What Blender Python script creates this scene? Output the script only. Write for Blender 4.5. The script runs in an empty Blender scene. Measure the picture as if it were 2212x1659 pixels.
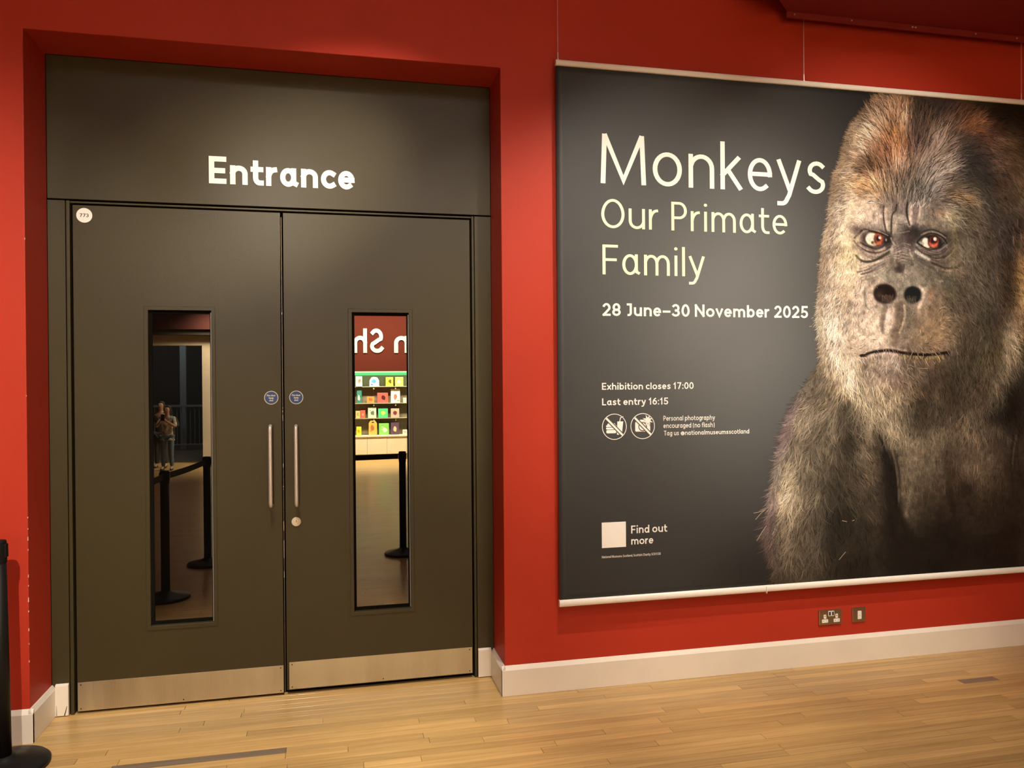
import bpy, bmesh, math, random
import numpy as np
from mathutils import Vector, Matrix

# ------------------------------------------------------------------ camera, world, exposure, lamps
SC = bpy.context.scene
COL = SC.collection
YAW, PITCH, ROLL = 0.221779, 0.003854, -0.008018
FPX, DCAM, HCAM = 1680.0, 3.8653, 1.6
cy, sy = math.cos(YAW), math.sin(YAW)
FW = np.array([sy*math.cos(PITCH), cy*math.cos(PITCH), -math.sin(PITCH)])
_rt = np.array([cy, -sy, 0.0]); _up = np.cross(_rt, FW)
RT = _rt*math.cos(ROLL)+_up*math.sin(ROLL)
UP = -_rt*math.sin(ROLL)+_up*math.cos(ROLL)
cam_d = bpy.data.cameras.new('camera'); cam = bpy.data.objects.new('camera', cam_d); COL.objects.link(cam)
cam_d.sensor_fit = 'HORIZONTAL'; cam_d.sensor_width = 36.0; cam_d.lens = 36.0*FPX/2212.0
cam_d.clip_start = 0.05; cam_d.clip_end = 100
M = Matrix(((RT[0], UP[0], -FW[0], 0), (RT[1], UP[1], -FW[1], -DCAM), (RT[2], UP[2], -FW[2], HCAM), (0, 0, 0, 1)))
cam.matrix_world = M
SC.camera = cam
SC.view_settings.view_transform = 'Standard'
try: SC.view_settings.look = 'None'
except Exception: pass
SC.view_settings.gamma = 1.0
SC.view_settings.use_curve_mapping = False
SC.view_settings.exposure = 0.0
world = bpy.data.worlds.new('world'); SC.world = world; world.use_nodes = True
world.node_tree.nodes['Background'].inputs[0].default_value = (0.55, 0.5, 0.5, 1)
world.node_tree.nodes['Background'].inputs[1].default_value = 0.05

WARM = (1.0, 0.88, 0.72); COOL = (1.0, 0.93, 0.92)
def area(name, loc, target, sx, sy_, power, col, spread=180):
    l = bpy.data.lights.new(name, 'AREA'); l.shape = 'RECTANGLE'; l.size = sx; l.size_y = sy_
    l.energy = power; l.color = col; l.spread = math.radians(spread)
    o = bpy.data.objects.new(name, l); COL.objects.link(o); o.location = loc
    o.rotation_euler = (Vector(target)-Vector(loc)).to_track_quat('-Z', 'Y').to_euler(); return o
def spot(name, loc, target, power, angle, blend, col=WARM, r=0.03):
    l = bpy.data.lights.new(name, 'SPOT'); l.energy = power; l.spot_size = math.radians(angle)
    l.spot_blend = blend; l.color = col; l.shadow_soft_size = r
    o = bpy.data.objects.new(name, l); COL.objects.link(o); o.location = loc
    o.rotation_euler = (Vector(target)-Vector(loc)).to_track_quat('-Z', 'Y').to_euler(); return o
area('hall_fill_light', (0.5, -5.5, 4.45), (0.5, -5.4, 0), 5, 3, 115, COOL)  # unseen overhead fill, added for the cool ambient light
area('hall_fill_light', (-3.5, -8.5, 4.45), (-3.5, -8.4, 0), 3, 2, 9, COOL)  # second, weaker fill, also added and unseen
area('shop_fill_light', (0.7, -10.3, 3.6), (0.75, -12.2, 1.1), 3.4, 0.3, 1300, (1.0, 0.92, 0.72), 120)  # unseen area lamp added to brighten the shop front
area('shelf_strip_light', (1.2, -11.80, 1.742), (1.2, -11.93, 1.0), 3.4, 0.04, 85, (1.0, 1.0, 0.8))
area('rear_hall_fill', (-3.6, -14.6, 4.2), (-3.7, -15.6, 0.5), 2.5, 1.0, 160, (0.80, 0.92, 1.0))  # added fill that brings out the column and railing
area('jamb_fill', (-2.3, -11.2, 3.0), (-2.7, -12.3, 1.6), 0.3, 0.3, 40, (1.0, 0.85, 0.6), 100)  # unseen lamp added to brighten the jamb of the opening
SPOTS = [  # location, target, watts, cone, blend
    ((3.1, -2.8, 4.0), (-0.30, 0.27, 2.60), 1700, 15, 1.0),
    ((-0.58, -4.7, 3.75), (-2.0, 0.0, 1.45), 1150, 39, 1.0),
    ((0.35, -3.2, 4.0), (1.02, 0.0, 2.0), 290, 32, 1.0),
    ((1.6, -2.9, 4.05), (1.75, 0.0, 1.95), 470, 43, 1.0),
    ((2.6, -2.9, 4.05), (3.05, 0.0, 1.95), 470, 52, 1.0),
    ((2.72, -1.6, 3.79), (2.5, -0.15, 0.0), 330, 44, 1.0),
    ((-0.4, -1.4, 4.3), (-0.4, -0.45, 0.0), 720, 42, 1.0),
    ((-0.86, -4.7, 3.66), (0.1, 0.27, 2.15), 300, 24, 1.0),
    ((1.0, -1.5, 4.3), (1.1, -0.55, 0.0), 420, 36, 1.0),  # extra lamp added to brighten the boards right of the doors
]
for i, (a, b, w, an, bl) in enumerate(SPOTS): spot('track_lamp', a, b, w, an, bl)

# ------------------------------------------------------------------ helpers
def s2l(c):
    c = np.asarray(c, float)
    return np.where(c <= 0.04045, c/12.92, ((np.maximum(c, 0)+0.055)/1.055)**2.4)
def rgb(r, g, b): return tuple(float(v) for v in s2l([r/255, g/255, b/255]))
def mat(name, col, rough=0.5, metal=0.0, noise=0.0, nscale=8.0, nvec=(1, 1, 1), bump=0.0, bscale=60.0, bvec=(1, 1, 1),
        spec=0.5, emit=None, estr=0.0, coat=0.0, rnoise=0.0):
    m = bpy.data.materials.new(name); m.use_nodes = True; nt = m.node_tree; N = nt.nodes; L = nt.links
    p = N['Principled BSDF']; p.inputs['Base Color'].default_value = (*col, 1)
    p.inputs['Roughness'].default_value = rough; p.inputs['Metallic'].default_value = metal
    p.inputs['Specular IOR Level'].default_value = spec
    p.inputs['Coat Weight'].default_value = coat
    if emit: p.inputs['Emission Color'].default_value = (*emit, 1); p.inputs['Emission Strength'].default_value = estr
    tc = N.new('ShaderNodeTexCoord')
    def nz(scale, vec, detail=4):
        mp = N.new('ShaderNodeMapping'); mp.inputs['Scale'].default_value = vec; L.new(tc.outputs['Object'], mp.inputs[0])
        n = N.new('ShaderNodeTexNoise'); n.inputs['Scale'].default_value = scale; n.inputs['Detail'].default_value = detail
        L.new(mp.outputs[0], n.inputs['Vector']); return n
    n = nz(nscale, nvec)
    mr = N.new('ShaderNodeMapRange'); mr.inputs['From Min'].default_value = 0.3; mr.inputs['From Max'].default_value = 0.7
    mr.inputs['To Min'].default_value = 1-noise; mr.inputs['To Max'].default_value = 1+noise
    L.new(n.outputs['Fac'], mr.inputs['Value'])
    mx = N.new('ShaderNodeVectorMath'); mx.operation = 'SCALE'; mx.inputs[0].default_value = col
    L.new(mr.outputs[0], mx.inputs['Scale']); L.new(mx.outputs[0], p.inputs['Base Color'])
    if rnoise:
        r2 = N.new('ShaderNodeMapRange'); r2.inputs['From Min'].default_value = 0.3; r2.inputs['From Max'].default_value = 0.7
        r2.inputs['To Min'].default_value = max(rough-rnoise, 0.02); r2.inputs['To Max'].default_value = rough+rnoise
        L.new(n.outputs['Fac'], r2.inputs['Value']); L.new(r2.outputs[0], p.inputs['Roughness'])
    if bump:
        b = nz(bscale, bvec, 3); bp = N.new('ShaderNodeBump'); bp.inputs['Strength'].default_value = bump
        bp.inputs['Distance'].default_value = 0.002
        L.new(b.outputs['Fac'], bp.inputs['Height']); L.new(bp.outputs[0], p.inputs['Normal'])
    return m
def bm_box(bm, x0, x1, y0, y1, z0, z1):
    vs = [bm.verts.new((x, y, z)) for x in (x0, x1) for y in (y0, y1) for z in (z0, z1)]
    for f in ((0, 1, 3, 2), (4, 6, 7, 5), (0, 4, 5, 1), (2, 3, 7, 6), (0, 2, 6, 4), (1, 5, 7, 3)):
        bm.faces.new([vs[i] for i in f])
    return vs
def bm_prism(bm, pts, axis, a, b):
    """closed polygon pts (2-D) extruded from a to b along axis"""
    def P(u, v, w):
        return {'x': (w, u, v), 'y': (u, w, v), 'z': (u, v, w)}[axis]
    A = [bm.verts.new(P(u, v, a)) for u, v in pts]; B = [bm.verts.new(P(u, v, b)) for u, v in pts]
    bm.faces.new(A); bm.faces.new(B[::-1]); n = len(pts)
    for i in range(n): bm.faces.new((A[i], B[i], B[(i+1) % n], A[(i+1) % n]))
def bm_lathe(bm, prof, seg=32, c=(0, 0, 0), axis='z', cap=True):
    rings = []
    for r, h in prof:
        ring = []
        for k in range(seg):
            t = 2*math.pi*k/seg; u, v = r*math.cos(t), r*math.sin(t)
            p = {'z': (u, v, h), 'y': (u, h, v), 'x': (h, u, v)}[axis]
            ring.append(bm.verts.new((c[0]+p[0], c[1]+p[1], c[2]+p[2])))
        rings.append(ring)
    for a, b in zip(rings, rings[1:]):
        for k in range(seg): bm.faces.new((a[k], a[(k+1) % seg], b[(k+1) % seg], b[k]))
    if cap:
        bm.faces.new(rings[0][::-1]); bm.faces.new(rings[-1])
def bm_tube(bm, pts, r, seg=10):
    pts = [Vector(p) for p in pts]; rings = []; u = None
    for i, p in enumerate(pts):
        d = (pts[min(i+1, len(pts)-1)]-pts[max(i-1, 0)]).normalized()
        if u is None: u = d.cross(Vector((0, 0, 1)) if abs(d.z) < .9 else Vector((1, 0, 0))).normalized()
        else: u = (u-d*u.dot(d)).normalized()
        v = d.cross(u).normalized()
        rings.append([bm.verts.new(p+u*r*math.cos(2*math.pi*k/seg)+v*r*math.sin(2*math.pi*k/seg)) for k in range(seg)])
    for a, b in zip(rings, rings[1:]):
        for k in range(seg): bm.faces.new((a[k], a[(k+1) % seg], b[(k+1) % seg], b[k]))
    bm.faces.new(rings[0][::-1]); bm.faces.new(rings[-1])
def bm_holed(bm, X0, X1, Z0, Z1, x0, x1, z0, z1, ya, yb):
    """rectangular slab with a rectangular hole, between y=ya (front) and y=yb"""
    O = [(X0, Z0), (X1, Z0), (X1, Z1), (X0, Z1)]; I = [(x0, z0), (x1, z0), (x1, z1), (x0, z1)]
    of = [bm.verts.new((x, ya, z)) for x, z in O]; ob = [bm.verts.new((x, yb, z)) for x, z in O]
    jf = [bm.verts.new((x, ya, z)) for x, z in I]; jb = [bm.verts.new((x, yb, z)) for x, z in I]
    for k in range(4):
        n = (k+1) % 4
        bm.faces.new((of[k], of[n], jf[n], jf[k])); bm.faces.new((ob[n], ob[k], jb[k], jb[n]))
        bm.faces.new((of[n], of[k], ob[k], ob[n])); bm.faces.new((jf[k], jf[n], jb[n], jb[k]))
def obj(name, bm, m, parent=None, smooth=False, bevel=0.0, bseg=2):
    me = bpy.data.meshes.new(name)
    bmesh.ops.recalc_face_normals(bm, faces=bm.faces); bm.to_mesh(me); bm.free()
    if m: me.materials.append(m)
    o = bpy.data.objects.new(name, me); COL.objects.link(o)
    if parent: o.parent = parent
    if smooth:
        for p in me.polygons: p.use_smooth = True
    if bevel:
        b = o.modifiers.new('bevel', 'BEVEL'); b.width = bevel; b.segments = bseg; b.limit_method = 'ANGLE'; b.angle_limit = math.radians(40)
    return o
def box(name, x0, x1, y0, y1, z0, z1, m, parent=None, bevel=0.0):
    bm = bmesh.new(); bm_box(bm, x0, x1, y0, y1, z0, z1); return obj(name, bm, m, parent, bevel=bevel)
def local(o, off):
    """shift mesh data so that the object's origin sits at off"""
    o.data.transform(Matrix.Translation(-Vector(off))); o.location = off; return o
def tag(o, label=None, cat=None, group=None, kind=None):
    if label: o['label'] = label
    if cat: o['category'] = cat
    if group: o['group'] = group
    if kind: o['kind'] = kind
    return o
def thing(name, label, cat, loc=(0, 0, 0), rz=0.0, group=None):
    o = bpy.data.objects.new(name, None); COL.objects.link(o); o.location = loc; o.rotation_euler = (0, 0, rz)
    o.empty_display_size = 0.1
    return tag(o, label, cat, group)
def struct(o, label, cat=None): return tag(o, label, cat, kind='structure')

# ------------------------------------------------------------------ materials
RED = mat('red_wall_paint', (0.44, 0.036, 0.016), rough=0.5, noise=0.03, nscale=2, bump=0.10, bscale=180, spec=0.22)
REDDK = mat('dark_red_paint', (0.22, 0.012, 0.012), rough=0.6, noise=0.04)
DOORM = mat('olive_grey_paint', (0.046, 0.037, 0.015), rough=0.36, noise=0.05, nscale=1.5, bump=0.10, bscale=120, spec=0.35)
WHITE = mat('white_gloss_paint', (0.82, 0.77, 0.67), rough=0.35, noise=0.03, nscale=5)
GAP = mat('black_gap', (0.006, 0.005, 0.004), rough=0.9, spec=0.08)
STEEL = mat('brushed_steel', (0.56, 0.52, 0.43), rough=0.36, metal=1.0, noise=0.10, nscale=3, nvec=(3, 1, .4), bump=0.2, bscale=400, bvec=(1, 1, .03), rnoise=.08)
CHROME = mat('polished_steel', (0.80, 0.77, 0.70), rough=0.34, metal=0.55, noise=0.03)
BLACKP = mat('black_plastic', (0.008, 0.0075, 0.007), rough=0.45, noise=0.1, spec=0.18)
BELT = mat('black_belt_webbing', (0.010, 0.009, 0.009), rough=0.8, noise=0.2, nscale=80)
RAIL = mat('white_rail', (0.86, 0.82, 0.74), rough=0.35, noise=0.02)
INK = mat('white_ink', (0.90, 0.88, 0.82), rough=0.5, noise=0.02)
INKY = mat('pale_yellow_ink', (0.86, 0.86, 0.60), rough=0.5, noise=0.02)
CREAM = mat('cream_laminate', (0.70, 0.62, 0.45), rough=0.5, noise=0.03)
def glass_mat():
    m = bpy.data.materials.new('dark_reflective_glass'); m.use_nodes = True
    p = m.node_tree.nodes['Principled BSDF']; p.inputs['Base Color'].default_value = (0.003, 0.0028, 0.002, 1)
    p.inputs['Roughness'].default_value = 0.0; p.inputs['IOR'].default_value = 2.3
    p.inputs['Specular Tint'].default_value = (1.0, 0.93, 0.82, 1)
    return m
GLASS = glass_mat()
def wood(name, base, dark, tilt=0.0):
    m = bpy.data.materials.new(name); m.use_nodes = True; nt = m.node_tree; N = nt.nodes; L = nt.links
    p = N['Principled BSDF']; oi = N.new('ShaderNodeObjectInfo'); tc = N.new('ShaderNodeTexCoord')
    off = N.new('ShaderNodeVectorMath'); off.operation = 'SCALE'; off.inputs[0].default_value = (37, 91, 13); L.new(oi.outputs['Random'], off.inputs['Scale'])
    ad = N.new('ShaderNodeVectorMath'); ad.operation = 'ADD'; L.new(tc.outputs['Object'], ad.inputs[0]); L.new(off.outputs[0], ad.inputs[1])
    mp = N.new('ShaderNodeMapping'); mp.inputs['Scale'].default_value = (1.6, 42, 10); L.new(ad.outputs[0], mp.inputs[0])
    n = N.new('ShaderNodeTexNoise'); n.inputs['Scale'].default_value = 1.6; n.inputs['Detail'].default_value = 6; n.inputs['Roughness'].default_value = .65
    L.new(mp.outputs[0], n.inputs['Vector'])
    cr = N.new('ShaderNodeValToRGB'); cr.color_ramp.elements[0].position = .30; cr.color_ramp.elements[0].color = (*dark, 1)
    cr.color_ramp.elements[1].position = .62; cr.color_ramp.elements[1].color = (*base, 1); L.new(n.outputs['Fac'], cr.inputs[0])
    mr = N.new('ShaderNodeMapRange'); mr.inputs['To Min'].default_value = .80; mr.inputs['To Max'].default_value = 1.10; L.new(oi.outputs['Random'], mr.inputs['Value'])
    sc = N.new('ShaderNodeVectorMath'); sc.operation = 'SCALE'; L.new(cr.outputs[0], sc.inputs[0]); L.new(mr.outputs[0], sc.inputs['Scale'])
    # broad worn / darker patches of varnish
    mp2 = N.new('ShaderNodeMapping'); mp2.inputs['Scale'].default_value = (1.0, 5, 1); L.new(tc.outputs['Object'], mp2.inputs[0])
    n2 = N.new('ShaderNodeTexNoise'); n2.inputs['Scale'].default_value = 1.3; n2.inputs['Detail'].default_value = 3; L.new(mp2.outputs[0], n2.inputs['Vector'])
    mr2 = N.new('ShaderNodeMapRange'); mr2.inputs['From Min'].default_value = .3; mr2.inputs['From Max'].default_value = .7
    mr2.inputs['To Min'].default_value = .86; mr2.inputs['To Max'].default_value = 1.08; L.new(n2.outputs['Fac'], mr2.inputs['Value'])
    sc2 = N.new('ShaderNodeVectorMath'); sc2.operation = 'SCALE'; L.new(sc.outputs[0], sc2.inputs[0]); L.new(mr2.outputs[0], sc2.inputs['Scale'])
    L.new(sc2.outputs[0], p.inputs['Base Color'])
    p.inputs['Roughness'].default_value = .34; p.inputs['Coat Weight'].default_value = .25; p.inputs['Coat Roughness'].default_value = .18
    return m
WOOD = wood('maple_floorboard', (0.62, 0.41, 0.16), (0.48, 0.285, 0.095))
WOODG = wood('grey_floorboard', (0.24, 0.185, 0.125), (0.17, 0.125, 0.08))

# ------------------------------------------------------------------ the room shell
R = 0.2767; XL = -1.3515; XR = 0.8227; ZT = 3.19     # recess depth, sides, top
XW0, XW1, YB, ZC = -6.0, 8.0, -12.05, 4.6
bm = bmesh.new()
bm_prism(bm, [(XW0, 0), (XL, 0), (XL, ZT), (XR, ZT), (XR, 0), (XW1, 0), (XW1, ZC), (XW0, ZC)], 'y', 0.0, R)
wall = struct(obj('wall_front', bm, RED, bevel=0.003), 'red painted wall with a deep recess around the grey double doors')
struct(box('wall_beyond', XW0, XW1, R+0.09, R+0.24, 0, ZC, GAP), 'dark wall behind the door frame')
struct(box('wall_left', XW0-.15, XW0, -17, R, 0, ZC, RED), 'red painted side wall of the hall')
struct(box('wall_right', XW1, XW1+.15, -17, R, 0, ZC, RED), 'red painted far side wall of the hall')
struct(box('ceiling', XW0, XW1, -17, R, ZC, ZC+.15, REDDK), 'dark red ceiling above the hall')
# ceiling raft whose edge hangs over the top right of the banner
raft = thing('ceiling_raft', 'dark red hanging ceiling panel with screwed edge strip above the banner', 'ceiling panel', (3.0, -0.3, 3.59))
def child_of(o, par):
    o.parent = par; o.matrix_parent_inverse = Matrix.Translation(-par.location); return o
bm = bmesh.new(); bm_prism(bm, [(2.392, -.085), (2.30, -.17), (2.10, -.36), (2.10, -.62), (7.0, -.62), (7.0, -.085)], 'z', 3.588, 3.95)
child_of(obj('panel', bm, REDDK, bevel=.002), raft)
child_of(box('edge_strip', 2.392, 7.0, -.085, -.075, 3.556, 3.60, REDDK), raft)
for sx in (2.437, 2.79, 3.18, 3.20, 3.60, 3.885, 4.3):
    bm = bmesh.new(); bm_lathe(bm, [(.0045, -.089), (.0045, -.085)], 10, (sx, 0, 3.574), 'y'); child_of(obj('screw', bm, CHROME), raft)

# floor: row by row, every board its own object near the doors
floor = thing('floor', 'pale maple strip floor running parallel to the wall', None, (0, 0, 0)); floor['kind'] = 'structure'
PITCHB = 0.053; Y0 = -0.056
known = {0: [-.077, 1.583], 1: [-.413, 1.31, 2.335], 2: [.365, 2.95], 3: [-1.093, .625, 2.319], 4: [-.9135, .772], 5: [-.228, 2.354, -.93],
         6: [-.228, .035, .39, 1.69, 2.633, 3.187, 3.405], 7: [.625, -1.9], 8: [-.215, 1.174, 2.872], 9: [.097, .337], 10: [.855, 2.0],
         11: [1.363], 12: [1.85, .2], 13: [2.64, 1.1], 15: [1.866, .7], 19: [2.284]}
rnd = random.Random(7)
def board_mesh(L):
    bm = bmesh.new(); g = .0008; h = PITCHB/2-g
    a = [(-L/2+g, -h, -.012), (L/2-g, -h, -.012), (L/2-g, h, -.012), (-L/2+g, h, -.012)]
    A = [bm.verts.new(v) for v in a]; c = .00025
    B = [bm.verts.new((x, y, -c)) for x, y, _ in a]
    C = [bm.verts.new((x-math.copysign(c, x), y-math.copysign(c, y), 0)) for x, y, _ in a]
    bm.faces.new(C)
    for P, Q in ((A, B), (B, C)):
        for k in range(4): bm.faces.new((P[k], P[(k+1) % 4], Q[(k+1) % 4], Q[k]))
    return bm
count = 0
for k in range(-7, 22):
    yc = Y0-PITCHB*(k+.5)
    xa, xb = (XL, XR) if k < -1 else (-2.6, 5.2)
    if k > 15: xa = -1.6
    js = sorted(j for j in known.get(k, []) if xa < j < xb)
    cuts = [xa]
    for j in js+[xb]:
        while j-cuts[-1] > 1.75: cuts.append(cuts[-1]+rnd.uniform(.55, 1.35))
        if j-cuts[-1] > .15: cuts.append(j)
        elif j != xb and len(cuts) > 1: cuts[-1] = j
        elif j == xb: cuts[-1] = xb
    for a, b in zip(cuts, cuts[1:]):
        grey = (k == 5 and abs(b+.228) < .01) or (k == 6 and abs(a-3.187) < .01)
        o = obj('plank', board_mesh(b-a), WOODG if grey else WOOD, floor)
        o.location = ((a+b)/2, yc, rnd.uniform(-.0003, .0002)); count += 1
        if grey: o['label'] = 'greyed worn floorboard'
# the remaining boards, too far off or behind the viewer, joined
bm = bmesh.new()
def rows(x0, x1, ya, yb):
    y = ya; i = 0
    while y > yb:
        x = x0-rnd.uniform(0, 1)
        while x < x1:
            l = rnd.uniform(1.0, 2.6); xx0 = max(x, x0); xx1 = min(x+l, x1)
            if xx1-xx0 > .02:
                vs = [bm.verts.new(v) for v in ((xx0+.0006, y-PITCHB+.0006, 0), (xx1-.0006, y-PITCHB+.0006, 0), (xx1-.0006, y-.0006, 0), (xx0+.0006, y-.0006, 0))]
                bm.faces.new(vs)
            x += l
        y -= PITCHB
yend = Y0-PITCHB*22
rows(XW0, -2.6, Y0+PITCHB, yend); rows(5.2, XW1, Y0+PITCHB, yend); rows(XW0, XW1, yend, -12.4)
rows(-2.6, -1.6, Y0-PITCHB*16, yend); rows(XW0, XL, 0.05, Y0) if False else None
fo = obj('far_planks', bm, WOOD, floor); fo['kind'] = 'stuff'
sub = box('subfloor', XW0, XW1, -17, R+.3, -.06, -.013, GAP, floor)

# skirting boards
def skirting(name, x0, x1, label):
    bm = bmesh.new(); t = .018
    bm_prism(bm, [(0, 0), (0, .152), (-.005, .152), (-t, .131), (-t, 0)], 'x', x0, x1)
    return struct(obj(name, bm, WHITE, bevel=.0015), label)
skirting('baseboard_right', XR-.018, XW1, 'cream white skirting board along the red wall under the banner')
skirting('baseboard_left', XW0, XL+.018, 'white skirting board on the red wall left of the doors')
def skirt_rev(name, x, s, label):
    bm = bmesh.new(); t = .018*s
    bm_prism(bm, [(x, 0), (x, .152), (x+.005*s, .152), (x+t, .131), (x+t, 0)], 'y', -.017, R-.001)
    return struct(obj(name, bm, WHITE, bevel=.0015), label)
skirt_rev('baseboard_recess_left', XL, 1, 'skirting return inside the left side of the recess')
skirt_rev('baseboard_recess_right', XR, -1, 'skirting return inside the right side of the recess')
def skirt_frame(name, x0, x1, label):
    bm = bmesh.new(); bm_prism(bm, [(R, 0), (R, .156), (R-.005, .156), (R-.016, .15), (R-.016, .004)], 'x', x0, x1)
    return struct(obj(name, bm, WHITE, bevel=.0015), label)
skirt_frame('baseboard_frame_left', XL+.018, -1.2755, 'short skirting block at the foot of the left frame panel')
skirt_frame('baseboard_frame_right', .733, XR-.018, 'short skirting block at the foot of the right frame panel')
bm = bmesh.new()
for (x0, z0), (x1, z1), w in (((-1.292, .006), (-1.281, .05), .0022), ((-1.326, .006), (-1.327, .055), .0008)):
    bm_prism(bm, [(x0-w, z0), (x0+w, z0), (x1+w*.4, z1), (x1-w*.4, z1)], 'y', R-.0172, R-.0161)
struct(obj('trim_1', bm, GAP), 'dark cracks in the left skirting block')

bm = bmesh.new(); rr = random.Random(4)
for z0, h in ((1.005, .01), (.955, .008), (.905, .03), (.86, .012), (.74, .022), (.70, .010), (.63, .035), (.585, .012), (.50, .02), (.44, .01), (.36, .015), (2.25, .012), (1.55, .008)):
    h *= .6; w = rr.uniform(.0008, .0024); bm_prism(bm, [(XL-w, z0), (XL+.0006, z0-.002), (XL+.0006, z0+h), (XL-w*.6, z0+h*.8)], 'y', -.0006, .003)
struct(obj('trim_4', bm, WHITE), 'white chips along the left corner of the recess')
# door frame
fr = thing('door_frame', 'olive grey panel and frame around the double doors in the red recess', 'door frame', (-.26, R, 0))
child_of(box('header_panel', XL+.001, XR-.001, R, R+.05, 2.498, ZT-.001, DOORM, bevel=.0015), fr)
child_of(box('side_panel', XL+.001, -1.2735, R, R+.05, .0, 2.4905, DOORM, bevel=.001), fr)
child_of(box('side_panel', .7325, XR-.001, R, R+.05, .0, 2.4905, DOORM, bevel=.001), fr)
child_of(box('jamb', -1.269, -1.2525, R-.004, R+.06, 0, 2.4905, DOORM, bevel=.003), fr)
child_of(box('jamb', .7155, .7290, R-.004, R+.06, 0, 2.4905, DOORM, bevel=.003), fr)
child_of(box('head_bead', -1.2525, .7155, R-.002, R+.06, 2.4785, 2.488, DOORM, bevel=.002), fr)
child_of(box('shadow_gap', XL+.02, XR-.001, R+.055, R+.085, 0.0, 2.56, GAP), fr)

# the doors
def leaf(name, x0, x1, z0, z1, wx0, wx1, label, handle_x, hz0, hz1, kz0, kz1, kx0, kx1, disc_x):
    d = tag(thing(name, label, 'door', ((x0+x1)/2, R, z0)), kind='structure')
    bm = bmesh.new(); bm_holed(bm, x0, x1, z0, z1, wx0, wx1, .401, 1.965, R+.001, R+.046)
    child_of(obj('door_leaf', bm, DOORM, bevel=.0015), d)
    bm = bmesh.new(); bm_holed(bm, wx0-.020, wx1+.019, .381, 1.984, wx0, wx1, .401, 1.965, R-.0035, R+.001)
    gf = child_of(obj('glazing_frame', bm, DOORM, bevel=.0015), d)
    bm = bmesh.new(); bm_holed(bm, wx0+.0002, wx1-.0002, .4012, 1.9648, wx0+.013, wx1-.010, .417, 1.950, R+.024, R+.029)
    child_of(obj('gasket', bm, GAP), d)
    child_of(box('glass_pane', wx0+.002, wx1-.002, R+.0295, R+.034, .403, 1.963, GLASS), d)
    st = child_of(box('edge_strip', wx1-.0035, wx1-.0008, R+.003, R+.024, .405, 1.955, mat('grey_steel', (.30, .33, .36), .5, .3)), d)
    k = child_of(box('kick_plate', kx0, kx1, R-.0012, R+.001, kz0, kz1, STEEL, bevel=.0005), d)
    for sx in (kx0+.014, (kx0+kx1)/2, kx1-.014):
        for sz in (kz0+.012, kz1-.012):
            if sx == (kx0+kx1)/2 and sz > kz0+.05: continue
            bm = bmesh.new(); bm_lathe(bm, [(.0032, R-.0022), (.0026, R-.0012)], 10, (sx, 0, sz), 'y')
            s = obj('screw', bm, GAP); s.parent = k
    hy = R-.058; bm = bmesh.new(); rr = .0095
    pts = [(handle_x, R, hz0+.012), (handle_x, hy+.02, hz0+.012)]
    pts += [(handle_x, hy+.02*(1-math.sin(t)), hz0+.012+.02*(1-math.cos(t))) for t in np.linspace(.2, math.pi/2, 6)]
    pts += [(handle_x, hy+.02*(1-math.cos(t)), hz1-.012-.02*(1-math.sin(t))) for t in np.linspace(0, math.pi/2-.2, 6)]
    pts += [(handle_x, hy+.02, hz1-.012), (handle_x, R, hz1-.012)]
    bm_tube(bm, pts, rr, 16)
    tag(child_of(obj('pull_handle', bm, CHROME, smooth=True), d), 'round bar pull handle of polished steel')
    # blue fire-door disc
    bm = bmesh.new(); bm_lathe(bm, [(.0345, R-.001), (.0345, R+.001)], 48, (disc_x, 0, 1.5246), 'y')
    ds = tag(child_of(obj('door_sign', bm, INK), d), 'round blue fire door notice')
    bm = bmesh.new(); bm_lathe(bm, [(.0315, R-.0014), (.0315, R-.0008)], 48, (disc_x, 0, 1.5246), 'y')
    b = obj('blue_face', bm, BLUE); b.parent = ds
    for s, z in (('Fire door', 1.5315), ('keep', 1.5190), ('shut', 1.5065)):
        w = {'Fire door': .042, 'keep': .023, 'shut': .019}[s]
        t = write('lettering', s, disc_x-w/2, z, .0095, .2, w, R-.0018, INK, d); t.parent = ds; t.matrix_parent_inverse = Matrix.Identity(4); t['kind'] = 'stuff'
    return d
BLUE = mat('blue_enamel', (0.015, 0.075, 0.25), rough=0.4)

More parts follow.
